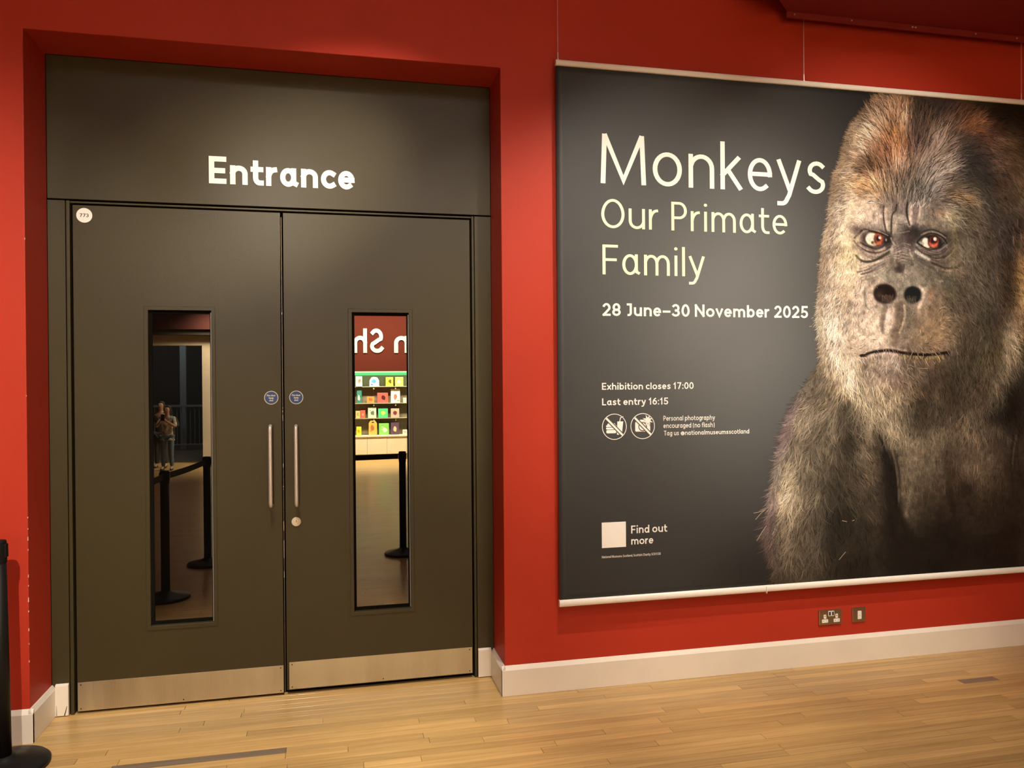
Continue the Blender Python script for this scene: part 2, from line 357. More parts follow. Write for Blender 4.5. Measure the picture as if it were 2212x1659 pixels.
# ------------------------------------------------------------------ stroke lettering (centre lines swept to a width)
XH = .70
def A(cx_, cy_, rx, ry, a0, a1, n=18):
    return [(cx_+rx*math.cos(math.radians(a0+(a1-a0)*t/n)), cy_+ry*math.sin(math.radians(a0+(a1-a0)*t/n))) for t in range(n+1)]
def G(W, *st): return (W, st)
GL = {
 'a': G(.54, A(.43, .35, .43, .35, 0, 360, 30), [(.86, .70), (.86, .16), (.90, .06), (1.0, .03)]),
 'b': G(.53, [(0, 1), (0, 0)], A(.52, .35, .48, .35, 0, 360, 30)),
 'c': G(.44, A(.62, .35, .62, .35, 55, 305)),
 'd': G(.53, [(1, 1), (1, 0)], A(.48, .35, .48, .35, 0, 360, 30)),
 'e': G(.50, A(.5, .35, .5, .35, 0, 305, 30), [(.06, .36), (1.0, .36)]),
 'f': G(.33, [(.38, 0), (.38, .78)]+A(.85, .78, .47, .22, 175, 90, 8)+[(1, .99)], [(0, .66), (.9, .66)]),
 'g': G(.53, A(.46, .35, .46, .35, 0, 360, 30), [(.95, .70), (.95, -.02)]+A(.45, -.04, .5, .24, 0, -130, 12)),
 'h': G(.51, [(0, 1), (0, 0)], A(.5, .42, .5, .28, 165, 0, 12)+[(1, 0)]),
 'i': G(.0, [(.5, .70), (.5, 0)], 'dot'),
 'k': G(.45, [(0, 1), (0, 0)], [(.02, .30), (.86, .70)], [(.30, .42), (.96, .0)]),
 'l': G(.0, [(.5, 1), (.5, 0)]),
 'm': G(.80, [(0, .70), (0, 0)], A(.25, .42, .25, .28, 165, 0, 10)+[(.5, 0)], A(.75, .42, .25, .28, 165, 0, 10)+[(1, 0)]),
 'n': G(.51, [(0, .70), (0, 0)], A(.5, .42, .5, .28, 165, 0, 12)+[(1, 0)]),
 'o': G(.57, A(.5, .35, .5, .35, 0, 360, 30)),
 'p': G(.53, [(0, .70), (0, -.28)], A(.52, .35, .48, .35, 0, 360, 30)),
 'r': G(.31, [(0, .70), (0, 0)], A(.95, .30, .95, .40, 165, 92, 8)),
 's': G(.39, A(.56, .525, .50, .175, 40, 210, 10)+[(.30, .42), (.72, .30)]+A(.46, .175, .54, .175, 28, -145, 12)),
 't': G(.36, [(.30, .92), (.30, .30)]+A(.82, .26, .52, .26, 188, 270, 8)+[(1.0, .0)], [(0, .68), (.95, .68)]),
 'u': G(.51, [(0, .70), (0, .28)]+A(.5, .28, .5, .28, 180, 345, 12), [(1, .70), (1, 0)]),
 'v': G(.49, [(0, .70), (.5, .0), (1, .70)]),
 'x': G(.47, [(0, .70), (1, 0)], [(1, .70), (0, 0)]),
 'y': G(.50, [(0, .70), (.52, .02)], [(1, .70), (.50, -.10)]+A(.14, -.08, .30, .20, -30, -90, 6)+[(0, -.28)]),
 'E': G(.50, [(0, 1), (0, 0)], [(0, 1), (1, 1)], [(0, .53), (.9, .53)], [(0, 0), (1, 0)]),
 'F': G(.47, [(0, 1), (0, 0)], [(0, 1), (1, 1)], [(0, .52), (.9, .52)]),
 'M': G(.86, [(.04, 1), (0, 0)], [(.96, 1), (1, 0)], [(.06, 1), (.5, .04), (.94, 1)]),
 'N': G(.66, [(0, 1), (0, 0)], [(1, 1), (1, 0)], [(0, 1), (1, 0)]),
 'O': G(.72, A(.5, .5, .5, .5, 0, 360, 36)),
 'P': G(.50, [(0, 1), (0, 0)], [(0, 1), (.5, 1)]+A(.5, .73, .5, .27, 90, -90, 14)+[(0, .46)]),
 'L': G(.45, [(0, 1), (0, 0)], [(0, 0), (1, 0)]),
 'T': G(.56, [(0, 1), (1, 1)], [(.5, 1), (.5, 0)]),
 'J': G(.36, [(.2, 1), (.95, 1), (.95, .25)]+A(.42, .25, .53, .25, 0, -95, 10)),
 'S': G(.50, A(.54, .75, .50, .25, 42, 205, 12)+[(.28, .60), (.74, .43)]+A(.46, .25, .54, .25, 30, -150, 14)),
 'C': G(.58, A(.6, .5, .6, .5, 50, 310, 24)),
 '0': G(.54, A(.5, .5, .5, .5, 0, 360, 36)),
 '1': G(.30, [(.0, .80), (.7, 1), (.7, 0)]),
 '2': G(.50, A(.48, .72, .5, .28, 150, -25, 12)+[(.0, 0)], [(0, 0), (1, 0)]),
 '3': G(.50, A(.42, .76, .5, .24, 140, -80, 12), A(.42, .27, .56, .27, 85, -145, 14)),
 '5': G(.50, [(.92, 1), (.14, 1)], [(.14, 1), (.08, .55)]+A(.42, .30, .56, .31, 118, -140, 14)),
 '6': G(.52, A(.5, .32, .5, .32, 0, 360, 26), A(1.0, .32, 1.0, .68, 178, 106, 10)),
 '7': G(.50, [(0, 1), (1, 1)], [(1, 1), (.35, 0)]),
 '8': G(.53, A(.5, .75, .44, .25, 0, 360, 24), A(.5, .27, .5, .27, 0, 360, 26)),
 ':': G(.0, 'dot1', 'dot2'), ',': G(.0, [(.5, .05), (.2, -.14)]), '-': G(.50, [(0, .40), (1, .40)]),
 '(': G(.22, A(1, .4, 1, .62, 125, 235, 12)), ')': G(.22, A(0, .4, 1, .62, 55, -55, 12)),
 '@': G(.80, A(.5, .36, .5, .42, -60, 285, 30), A(.48, .36, .2, .2, 0, 360, 20), [(.70, .56), (.72, .22), (.95, .25)]),
 ' ': G(.28,),
}
ROUND = set('oceadgO0C@68')
STROKE = []
def sweep(P, w, tris, V):
    """mitred strip along polyline P, square ends"""
    P = [np.array(p, float) for p in P]
    P = [P[0]]+[b for a, b in zip(P, P[1:]) if np.hypot(*(a-b)) > 1e-6]
    closed = np.hypot(*(P[0]-P[-1])) < 1e-6
    if not closed:
        d = P[0]-P[1]; P[0] = P[0]+d/np.hypot(*d)*w/2; d = P[-1]-P[-2]; P[-1] = P[-1]+d/np.hypot(*d)*w/2
    n = len(P); L_, R_ = [], []
    for i in range(n):
        a = P[i-1] if i else (P[-2] if closed else None); b = P[i+1] if i < n-1 else (P[1] if closed else None)
        d1 = (P[i]-a)/np.hypot(*(P[i]-a)) if a is not None else None
        d2 = (b-P[i])/np.hypot(*(b-P[i])) if b is not None else None
        if d1 is None: d1 = d2
        if d2 is None: d2 = d1
        n1 = np.array([-d1[1], d1[0]]); n2 = np.array([-d2[1], d2[0]]); m = n1+n2; m = m/np.hypot(*m)
        k = w/2/max(m@n1, .45); L_.append(P[i]+m*k); R_.append(P[i]-m*k)
    base = len(V)
    for l, r in zip(L_, R_): V.append(l); V.append(r)
    STROKE.append((len(tris), base))
    for i in range(n-1): tris.append((base+2*i, base+2*i+1, base+2*i+3, base+2*i+2))
def layout(s, w, track=0.0):
    """quads for the string in cap-height units; returns verts, faces, width"""
    V, F = [], []; x = 0.0; first = True; kx = 1.15*(w-.09)
    for ch in s:
        bold = 1.0
        W0, st = GL[ch]
        if ch == ' ': x += W0+track; continue
        W = (W0+kx*(1.7 if ch == 'm' else 1)) if W0 > 0 else w
        sb = (.055 if ch in ROUND else .075)-.10*(w-.09)+track
        if ch in 'kvyxtfrT': sb -= .025
        if not first: x += sb
        first = False
        def mp(u, v):
            X = x+w/2+u*(W-w) if W0 > 0 else x+w/2+(u-.5)*0
            if W0 == 0 and ch == ',': X = x+w/2+(u-.5)*.12
            if v <= 0: Y = w/2+v
            elif v <= XH: Y = w/2+v/XH*(XH-w)
            else: Y = XH-w/2+(v-XH)/(1-XH)*(1-XH)
            return (X, Y)
        for q in st:
            if isinstance(q, str):
                cy0 = {'dot': .93, 'dot1': w*.6, 'dot2': XH-w*.7}[q]; r = w*.60; c = len(V)
                V.append(np.array([x+w/2, cy0]))
                for k in range(13): V.append(np.array([x+w/2+r*math.cos(k*math.pi/6), cy0+r*math.sin(k*math.pi/6)]))
                for k in range(12): F.append((c, c+1+k, c+2+k))
            else:
                P = [mp(u, v) for u, v in q]
                # straight stems must stop at the outline, not half a stroke beyond it
                sweep(P, w, F, V)
        x += W+sb
    return np.array(V), F, max(v[0] for v in V)
def write(name, s, x0, zb, cap, w, width, y, m, parent, flip=False, depth=0.0, track=0.0):
    STROKE.clear(); V, F, tw = layout(s, w, track); kx = width/tw; starts = [a for a, b in STROKE]; sg = 1 if flip else -1
    y_ = y; bm = bmesh.new(); e_ = .00004 if not depth else depth*.03; dots = [i for i, f in enumerate(F) if len(f) == 3]
    for i, f in enumerate(F):
        y = y_+sg*e_*((sum(1 for a in starts if a <= i)+(1 if len(f) == 3 else 0)) % 6)
        pts = [(V[j][0]*kx, V[j][1]*cap) for j in f]
        if flip: P3 = [(x0-a, y, zb+b) for a, b in pts]
        else: P3 = [(x0+a, y, zb+b) for a, b in pts]
        if depth:
            yy = y_+(depth if not flip else -depth)
            lo = [bm.verts.new(p) for p in P3]; hi = [bm.verts.new((p[0], yy, p[2])) for p in P3]; n = len(lo)
            bm.faces.new(lo); bm.faces.new(hi[::-1])
            for k in range(n): bm.faces.new((lo[k], hi[k], hi[(k+1) % n], lo[(k+1) % n]))
        else:
            bm.faces.new([bm.verts.new(p) for p in P3])
    bmesh.ops.remove_doubles(bm, verts=bm.verts, dist=1e-7)
    o = obj(name, bm, m)
    if name == 'lettering': o['kind'] = 'stuff'
    # face the reader
    if not depth:
        me = o.data
        want = 1 if flip else -1
        bad = [p for p in me.polygons if p.normal.y*want < 0]
        if bad:
            b2 = bmesh.new(); b2.from_mesh(me); b2.faces.ensure_lookup_table()
            for p in bad: b2.faces[p.index].normal_flip()
            b2.to_mesh(me); b2.free()
    if parent: child_of(o, parent)
    return o

# ------------------------------------------------------------------ doors, signs, lettering
dl = leaf('door_1', -1.2405, -.2768, .012, 2.4705, -.9055, -.6118, 'left leaf of the grey double doors, carrying the round number plate',
          -.3290, .965, 1.393, .013, .153, -1.238, -.2775, -.3260)
dr = leaf('door_2', -.2615, .7060, .022, 2.4705, .0808, .3752, 'right leaf of the grey double doors, with the round keyhole under its handle',
          -.2035, .964, 1.391, .026, .165, -.2495, .7018, -.2030)
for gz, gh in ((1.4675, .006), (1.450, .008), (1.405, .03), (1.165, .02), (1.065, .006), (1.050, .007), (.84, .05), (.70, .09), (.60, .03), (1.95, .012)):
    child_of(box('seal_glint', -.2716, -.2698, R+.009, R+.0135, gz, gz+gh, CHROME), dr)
child_of(box('edge_seal', -.2718, -.2700, R+.014, R+.02, .012, 2.45, mat('seal_metal', (.25, .23, .2), .4, .8)), dr)
bm = bmesh.new(); bm_lathe(bm, [(.0355, R-.0015), (.0355, R+.001)], 48, (-1.188, 0, 2.4208), 'y')
num = tag(child_of(obj('number_plate', bm, INK, bevel=.0005), dl), 'round white plate reading 773')
t = write('lettering', '773', -1.2085, 2.4125, .0165, .15, .0405, R-.0019, BLACKP, dl)
bm = bmesh.new(); bm_lathe(bm, [(.0235, R-.003), (.0215, R-.0045)], 40, (-.2085, 0, .8863), 'y')
lk = tag(child_of(obj('lock_cover', bm, mat('cream_metal', (.72, .66, .50), .4, .2), smooth=False), dr), 'round cream lock cover with keyhole')
bm = bmesh.new(); bm_lathe(bm, [(.0075, R-.0065), (.0075, R-.004)], 20, (-.2085, 0, .892), 'y'); bm_box(bm, -.2125, -.2045, R-.0065, R-.004, .872, .890)
child_of(obj('lock_cylinder', bm, CHROME), dr)
bm = bmesh.new(); bm_box(bm, -.2095, -.2075, R-.0069, R-.006, .887, .897); child_of(obj('keyhole', bm, GAP), dr)
sign = thing('entrance_lettering', 'white word Entrance on the grey panel over the double doors', 'lettering', (-.26, R, 2.6))
# each letter is a part
def letters(word, x0, zb, cap, w, width, y, m, parent, depth, flip=False):
    V, F, tw = layout(word, w); 
    xs = 0
    kx = width/tw; pos = 0.0; out = []
    for i, ch in enumerate(word):
        a = layout(word[:i+1], w)[0][:, 0].max() if ch != ' ' else None
        if ch == ' ': continue
        Vi, Fi, wi = layout(ch, w)
        start = (a-wi)*kx
        X = x0+start if not flip else x0-start
        out.append(write('letter', ch, X, zb, cap, w, wi*kx, y, m, parent, flip=flip, depth=depth))
    return out
letters('Entrance', -.6156, 2.6035, .137, .19, .7165, R-.0032, INK, sign, .003)

# ------------------------------------------------------------------ the hanging banner
BY = -.050
ban = thing('exhibition_banner', 'huge dark hanging banner with a gorilla portrait and white lettering', 'banner', (2.9, BY, .45))
BX0, BX1, BZ0, BZ1 = 1.1005, 4.25, .470, 3.212
def px(x, y, Y=BY):
    d = FW[None]+RT[None]*((np.asarray(x, float).reshape(-1, 1)-1106)/FPX)-UP[None]*((np.asarray(y, float).reshape(-1, 1)-829.5)/FPX)
    t = (Y+DCAM)/d[:, 1]
    return t*d[:, 0], HCAM+t*d[:, 2]
def attr_mat(name, rough, spec=.4):
    m = bpy.data.materials.new(name); m.use_nodes = True; N = m.node_tree.nodes; L = m.node_tree.links; p = N['Principled BSDF']
    a = N.new('ShaderNodeAttribute'); a.attribute_name = 'print'; L.new(a.outputs['Color'], p.inputs['Base Color'])
    p.inputs['Roughness'].default_value = rough; p.inputs['Specular IOR Level'].default_value = spec
    tc = N.new('ShaderNodeTexCoord'); n = N.new('ShaderNodeTexNoise'); n.inputs['Scale'].default_value = 2.2; n.inputs['Detail'].default_value = 4
    L.new(tc.outputs['Object'], n.inputs['Vector']); b = N.new('ShaderNodeBump'); b.inputs['Strength'].default_value = .25; b.inputs['Distance'].default_value = .01
    L.new(n.outputs['Fac'], b.inputs['Height']); L.new(b.outputs[0], p.inputs['Normal'])
    return m
PRINT = attr_mat('banner_print', .5, .35)
PRINTF = attr_mat('banner_print_fur', .6, .2)
def np_mesh(name, co, faces, colors, m, parent):
    me = bpy.data.meshes.new(name); nv = len(co); nf, k = faces.shape
    me.vertices.add(nv); me.vertices.foreach_set('co', np.ascontiguousarray(co, dtype=np.float32).ravel())
    me.loops.add(nf*k); me.loops.foreach_set('vertex_index', np.ascontiguousarray(faces, dtype=np.int32).ravel())
    me.polygons.add(nf); me.polygons.foreach_set('loop_start', np.arange(0, nf*k, k, dtype=np.int32))
    me.polygons.foreach_set('loop_total', np.full(nf, k, dtype=np.int32))
    me.update(calc_edges=True)
    ca = me.color_attributes.new('print', 'FLOAT_COLOR', 'POINT')
    c4 = np.ones((nv, 4), np.float32); c4[:, :3] = colors; ca.data.foreach_set('color', c4.ravel())
    me.materials.append(m); o = bpy.data.objects.new(name, me); COL.objects.link(o); child_of(o, parent); return o

# photographed portrait, painted as a picture: coarse colour table, then features, then hair strokes
X0, Y0p, DX, DY = 1640, 210, 32, 30
TAB = """
. . . . . . . . . 975 853 643 433 532 532 521 222 221 221
. . . . . . . 544 876 a86 b85 643 544 543 642 742 321 222 222
. . . . . . 544 a97 ca7 a75 c96 654 654 754 853 a63 632 432 322
. . . . . . 765 cb8 b97 964 965 655 986 865 754 643 854 653 542
. . . . . . 876 ca8 a64 c74 754 766 876 865 555 544 754 653 653
. . . . . . a97 865 754 c84 a86 876 987 a98 555 444 754 754 764
. . . . . 766 ba8 d96 c95 976 765 888 998 766 554 544 444 753 864
. . . . . 876 cb9 ea7 b97 776 776 777 877 765 a85 a85 654 654 764
. . . . . a98 dca edb cba 988 998 998 877 997 765 986 654 554 763
. . . . . a98 dcb dca cba ba9 ba9 998 877 aa8 776 865 655 444 544
. . . . . ba9 ed9 877 766 888 444 776 766 555 876 765 544 444 543
. . . . 776 b98 dc9 cba aa9 ba9 998 888 777 776 a97 765 654 444 754
. . . . 877 ca8 ed9 dcb ba9 776 987 887 765 876 987 765 654 433 a85
. . . . 766 cb9 ed9 ecb dca aa9 ba9 a98 986 776 876 876 655 443 b94
. . . . 887 ca9 dba edb ba9 cba 998 aa9 a96 765 765 987 655 443 ca6
. . . . a98 cb9 ba8 dcb cba cba a98 ba9 986 766 765 876 555 654 ca6
. . . . aa9 dca ba9 dcb edb dca 988 a97 b96 a86 765 765 544 876 b85
. . . . 998 dca cba ecb edb ba9 a98 a96 b96 986 765 875 554 ba7 764
. . . . 766 cb9 ca9 cba dcb ba9 987 a86 a96 986 655 764 654 ba7 543
. . . . 654 cb9 dc9 a97 ba9 cba 876 875 865 765 554 764 764 a96 443
. . . . 665 987 dc9 a98 b98 a87 876 765 654 554 654 764 875 765 333
. . . 666 765 975 cb8 998 ca8 a87 876 654 654 543 654 654 765 332 333
. . . 766 765 865 655 a98 998 b97 875 543 654 543 654 654 554 222 332
. . . 877 766 765 444 765 998 887 765 543 554 653 865 654 333 222 332
. . 766 877 655 765 443 765 765 998 776 655 876 765 876 765 654 433 433
. . 877 766 765 654 433 765 543 876 987 876 876 754 865 765 654 544 543
. . 877 776 665 654 543 765 643 432 876 876 765 754 865 865 765 533 543
. 776 998 776 665 543 543 654 643 222 876 765 765 643 865 865 754 532 432
. 877 a98 766 655 443 543 654 543 222 765 754 654 643 532 653 643 532 432
. 988 ba9 876 665 444 443 543 543 333 765 643 543 532 532 543 532 432 432
. 766 988 765 555 333 333 543 543 222 654 543 432 432 532 432 432 432 432
. 766 877 654 554 333 332 433 433 222 433 432 322 322 432 432 432 322 432
. 655 765 655 554 333 432 432 432 222 222 222 222 222 322 322 322 322 432
. 655 765 654 554 433 332 332 332 222 222 222 222 222 322 322 322 322 432
. 554 654 554 543 432 322 322 332 222 222 221 211 221 321 322 321 321 432
. . 543 543 443 432 322 322 322 222 222 221 211 211 321 321 321 321 432
""".strip().split('\n')
T = np.zeros((len(TAB), 19, 3)); okm = np.zeros((len(TAB), 19), bool)
for j, row in enumerate(TAB):
    for i, c in enumerate(row.split()):
        if c != '.': T[j, i] = [int(h, 16)/15 for h in c]; okm[j, i] = True
for j in range(len(TAB)):
    f = np.argmax(okm[j]); T[j, :f] = T[j, f]
_l = T@np.array([.3, .59, .11]); _c = T-_l[..., None]
for _ in range(2):   # the table is coarse in hue: keep its lightness, even out its tint
    _p = np.pad(_c, ((1, 1), (1, 1), (0, 0)), 'edge')
    _c = (_p[1:-1, 1:-1]*2+_p[:-2, 1:-1]+_p[2:, 1:-1]+_p[1:-1, :-2]+_p[1:-1, 2:])/6
T = np.clip(_l[..., None]+_c*.80, 0, 1)
def cubic(t):
    return np.stack([-.5*t+t*t-.5*t**3, 1-2.5*t*t+1.5*t**3, .5*t+2*t*t-1.5*t**3, -.5*t*t+.5*t**3], -1)
def samp(x, y):
    u = np.clip((np.asarray(x, float)-X0)/DX, 0, 17.999); v = np.clip((np.asarray(y, float)-Y0p)/DY, 0, len(TAB)-1.001)
    i = u.astype(int); j = v.astype(int); wu = cubic(u-i); wv = cubic(v-j); out = 0
    for a in range(4):
        for b in range(4):
            out = out+(wv[..., a]*wu[..., b])[..., None]*T[np.clip(j+a-1, 0, len(TAB)-1), np.clip(i+b-1, 0, 18)]
    return np.clip(out, 0.02, 1)
EDGE = np.array([(1932, 195), (1897, 215), (1872, 242), (1851, 266), (1837, 293), (1829, 321), (1821, 353), (1807, 380), (1802, 407), (1796, 443), (1792, 478),
                 (1786, 499), (1777, 534), (1775, 566), (1772, 607), (1772, 634), (1769, 661), (1767, 691), (1772, 729), (1777, 772), (1764, 800), (1729, 847), (1718, 874),
                 (1707, 907), (1696, 948), (1685, 988), (1677, 1024), (1669, 1056), (1668, 1083), (1663, 1130), (1660, 1163), (1668, 1203), (1677, 1230), (1681, 1300)], float)
def edge_x(y): return np.interp(y, EDGE[:, 1], EDGE[:, 0])
def bg(x, y):
    """printed charcoal ground of the banner, in picture coordinates"""
    x = np.asarray(x, float); y = np.asarray(y, float)
    c = .190+.245*np.exp(-(((x-1560)/290)**2+((y-680)/390)**2))
    c = c*(1-.55*np.exp(-(((x-1900)/150)**2+((y-190)/140)**2)))
    c = c*(1-.30*np.exp(-(((x-1640)/120)**2+((y-1260)/110)**2)))
    return np.stack([c*.97, c*.995, c*1.0], -1)
S = 1.5
gx = np.arange(1630, 2300, S); gy = np.arange(186, 1312, S)
GX, GY = np.meshgrid(gx, gy)
C = samp(GX, GY); rs = np.random.RandomState(3)
nearb = bg(GX, GY)
ex = edge_x(GY); soft = np.where(GY < 300, 9., np.where(GY < 790, 5., 6.))
al = 1/(1+np.exp(-(GX-ex-3)/soft*2.2)); 
IMG = C
def dist(P):
    P = np.array(P, float); best = np.full(GX.shape, 1e9)
    x0, x1 = P[:, 0].min()-30, P[:, 0].max()+30; y0, y1 = P[:, 1].min()-30, P[:, 1].max()+30
    i0, i1 = np.searchsorted(gx, [x0, x1]); j0, j1 = np.searchsorted(gy, [y0, y1])
    sx, sy2 = GX[j0:j1, i0:i1], GY[j0:j1, i0:i1]; b = np.full(sx.shape, 1e9)
    for p, q in zip(P, P[1:]):
        d = q-p; t = np.clip(((sx-p[0])*d[0]+(sy2-p[1])*d[1])/max(d@d, 1e-6), 0, 1)
        b = np.minimum(b, np.hypot(sx-p[0]-t*d[0], sy2-p[1]-t*d[1]))
    return (slice(j0, j1), slice(i0, i1)), b
def smoothp(P, n=6):
    P = np.array(P, float); out = []
    Q = np.vstack([2*P[0]-P[1], P, 2*P[-1]-P[-2]])
    for i in range(len(P)-1):
        for t in np.arange(n)/n:
            w = cubic(np.array(t)); out.append(w@Q[i:i+4])
    out.append(P[-1]); return np.array(out)
def hx(c): return np.array([int(h, 16)/15 for h in c])
def line(P, w, c, a=.8):
    sl, d = dist(smoothp(P)); k = a*np.clip(1.35-d/w, 0, 1); k = k*k*(3-2*k) if a > .99 else k
    IMG[sl] = IMG[sl]*(1-k[..., None])+hx(c)*k[..., None]
def blob(x, y, rx, ry, c, a=1.0, soft=.35, rot=0):
    u = (GX-x)*math.cos(rot)+(GY-y)*math.sin(rot); v = -(GX-x)*math.sin(rot)+(GY-y)*math.cos(rot)
    d = np.hypot(u/rx, v/ry); k = a*np.clip((1+soft-d)/(2*soft), 0, 1); k = k[..., None]
    IMG[:] = IMG*(1-k)+hx(c)*k

def q3(*p): return [(1760+x/7.54, 380+y/7.54) for x, y in p]
def q4(*p): return [(1960+x/6.583, 380+y/6.583) for x, y in p]
def q5(*p): return [(1740+x/6.91, 580+y/6.91) for x, y in p]
def q6(*p): return [(1960+x/6.583, 600+y/6.583) for x, y in p]
def qc(*p): return [(1612+x/3.687, 785+y/3.687) for x, y in p]
def qd(*p): return [(1612+x/3.687, 1000+y/3.687) for x, y in p]
# brow and forehead folds
blob(1975, 503, 21, 15, '333', .95, .6); blob(1968, 520, 9, 22, '544', .7, .6); blob(1949, 508, 10, 9, '766', .7, .6)
blob(1856, 494, 19, 10, '766', .85, .6, .25); blob(1850, 500, 14, 8, '655', .6, .6, .5); blob(1892, 459, 30, 24, 'cba', .3, .9)
blob(1845, 462, 22, 20, 'edb', .5, .9); blob(1881, 470, 10, 14, 'cba', .5, .8); blob(1950, 468, 9, 12, 'bba', .7, .7); blob(1921, 470, 5, 20, 'cba', .8, .5)
blob(1966, 467, 4, 19, 'dcb', .9, .6); blob(1981, 455, 7, 22, '877', .6, .7); blob(1986, 462, 2.4, 20, 'dcb', .8, .6); blob(1934, 448, 6, 14, '766', .8, .6)
blob(1955, 443, 12, 14, '877', .5, .7); blob(2032, 462, 24, 11, 'ca8', .55, .7, .2); blob(2050, 470, 12, 10, 'bb8', .5, .7); blob(2020, 486, 22, 7, 'a97', .5, .7, .3)
for P, w, c, a in ((q3((1125, 490), (1120, 600), (1125, 720), (1150, 850), (1170, 920)), 1.6, '433', .85), (q3((1335, 470), (1320, 560), (1265, 630), (1245, 760), (1245, 940)), 1.7, '433', .85),
                   (q3((1510, 440), (1500, 560), (1510, 640), (1540, 790)), 1.9, '333', .9), (q4((165, 420), (150, 560), (150, 700)), 1.4, '554', .7), (q4((375, 450), (365, 540), (380, 610)), 1.2, '554', .7),
                   (q3((1270, 770), (1400, 790), (1510, 770)), 1.2, '655', .6), (q3((1280, 860), (1400, 870), (1510, 850)), 1.0, '766', .5), (q3((1270, 930), (1400, 925), (1540, 900)), 1.3, 'cba', .5)):
    line(P, w, c, a)
# eye sockets and lids
blob(1890, 517, 33, 17, '877', .65, .5, .1); blob(1918, 519, 10, 15, '222', .95, .35, .15); blob(1876, 516, 20, 10, '433', .8, .5)
blob(1889, 518, 18.5, 15, '221', .95, .25)
blob(1885, 517, 15.5, 14, 'eec', 1, .12, .35); blob(1880, 513, 7, 8, 'ffe', .8, .6)
blob(1898, 516, 10.5, 13.5, '521', .95, .15); blob(1899, 516, 8.6, 11.5, 'd64', .95, .3); blob(1893, 509, 4, 5, 'e75', .6, .6); blob(1898, 526, 5, 3, 'f85', .7, .6)
blob(1897, 515, 4.6, 6.2, '311', .95, .3); blob(1900.6, 513.3, 3, 3.4, 'ffe', 1, .25); blob(1885, 524, 3.2, 3.2, '643', .8, .4); blob(1890, 529, 5, 3, 'b87', .6, .5)
blob(1916, 523, 4, 7, '221', .9, .4); blob(1914, 518, 1.6, 3, 'cbb', .9, .5); blob(1909, 505, 8, 4, '222', .9, .5, .5)
for P, w, c, a in ((q3((650, 1010), (720, 930), (800, 875), (900, 900), (1000, 915), (1100, 945), (1200, 1000), (1235, 1060)), 2.2, '322', .9), (q3((720, 990), (800, 900), (860, 890)), 1.4, 'cba', .8),
                   (q3((900, 870), (1000, 890), (1110, 930), (1190, 970)), 1.3, 'cba', .7), (q3((740, 1080), (800, 1120), (900, 1165), (1000, 1185), (1100, 1150), (1170, 1090)), 2.0, '322', .9),
                   (q3((730, 1110), (830, 1180), (950, 1215), (1060, 1210), (1140, 1160)), 1.6, 'dcb', .9), (q3((640, 1060), (700, 1130), (820, 1215), (980, 1250), (1120, 1230), (1230, 1160)), 2.0, '544', .85),
                   (q3((640, 1140), (700, 1220), (830, 1290), (1000, 1300), (1150, 1240)), 2.6, 'ba9', .8), (q3((660, 1290), (730, 1370), (830, 1400), (960, 1380), (1080, 1320), (1210, 1240)), 2.6, '443', .9),
                   (q3((700, 1370), (830, 1440), (1000, 1410), (1150, 1330)), 2.0, 'dcb', .8), (q3((700, 1570), (850, 1530), (980, 1450)), 1.8, '655', .8), (q3((760, 1600), (900, 1560), (1050, 1470), (1180, 1380)), 2.0, '544', .85),
                   (q3((780, 1640), (950, 1580), (1080, 1500)), 1.6, 'dcb', .8), (q3((1010, 1490), (1120, 1410), (1230, 1350)), 1.6, 'dcb', .7), (q3((660, 1480), (680, 1560), (700, 1600)), 1.2, 'a97', .6),
                   (q3((1300, 1060), (1330, 1150), (1360, 1230), (1330, 1400)), 1.4, '655', .8), (q3((1240, 1010), (1270, 1080), (1320, 1140)), 1.8, 'dcb', .7)):
    line(P, w, c, a)
blob(1855, 516, 6, 12, 'edb', .7, .7); blob(1848, 553, 12, 20, 'eda', .5, .9)
# nose bridge wrinkles
for k, yy in enumerate((1200, 1260, 1310, 1360)):
    line(q3((1345, yy+10), (1430, yy-18), (1520, yy)), 1.2, '766', .75); line(q3((1360, yy+34), (1430, yy+8), (1510, yy+25)), 1.4, 'dcb', .75)
line(q3((1540, 1200), (1570, 1280), (1600, 1350)), 1.8, 'dcb', .8); line(q4((30, 1060), (50, 1130), (80, 1190)), 1.6, 'cba', .7)
blob(1941, 578, 10, 9, '655', .85, .5); blob(1946, 582, 5, 7, '433', .7, .5); blob(1934, 573, 7, 4, '998', .5, .6); line(q3((1455, 1440), (1450, 1530), (1430, 1620)), 1.5, '322', .85)
blob(1915, 588, 12, 9, 'aa9', .6, .8); blob(1972, 590, 18, 14, 'a99', .6, .8); blob(1968, 566, 14, 6, '776', .6, .7)
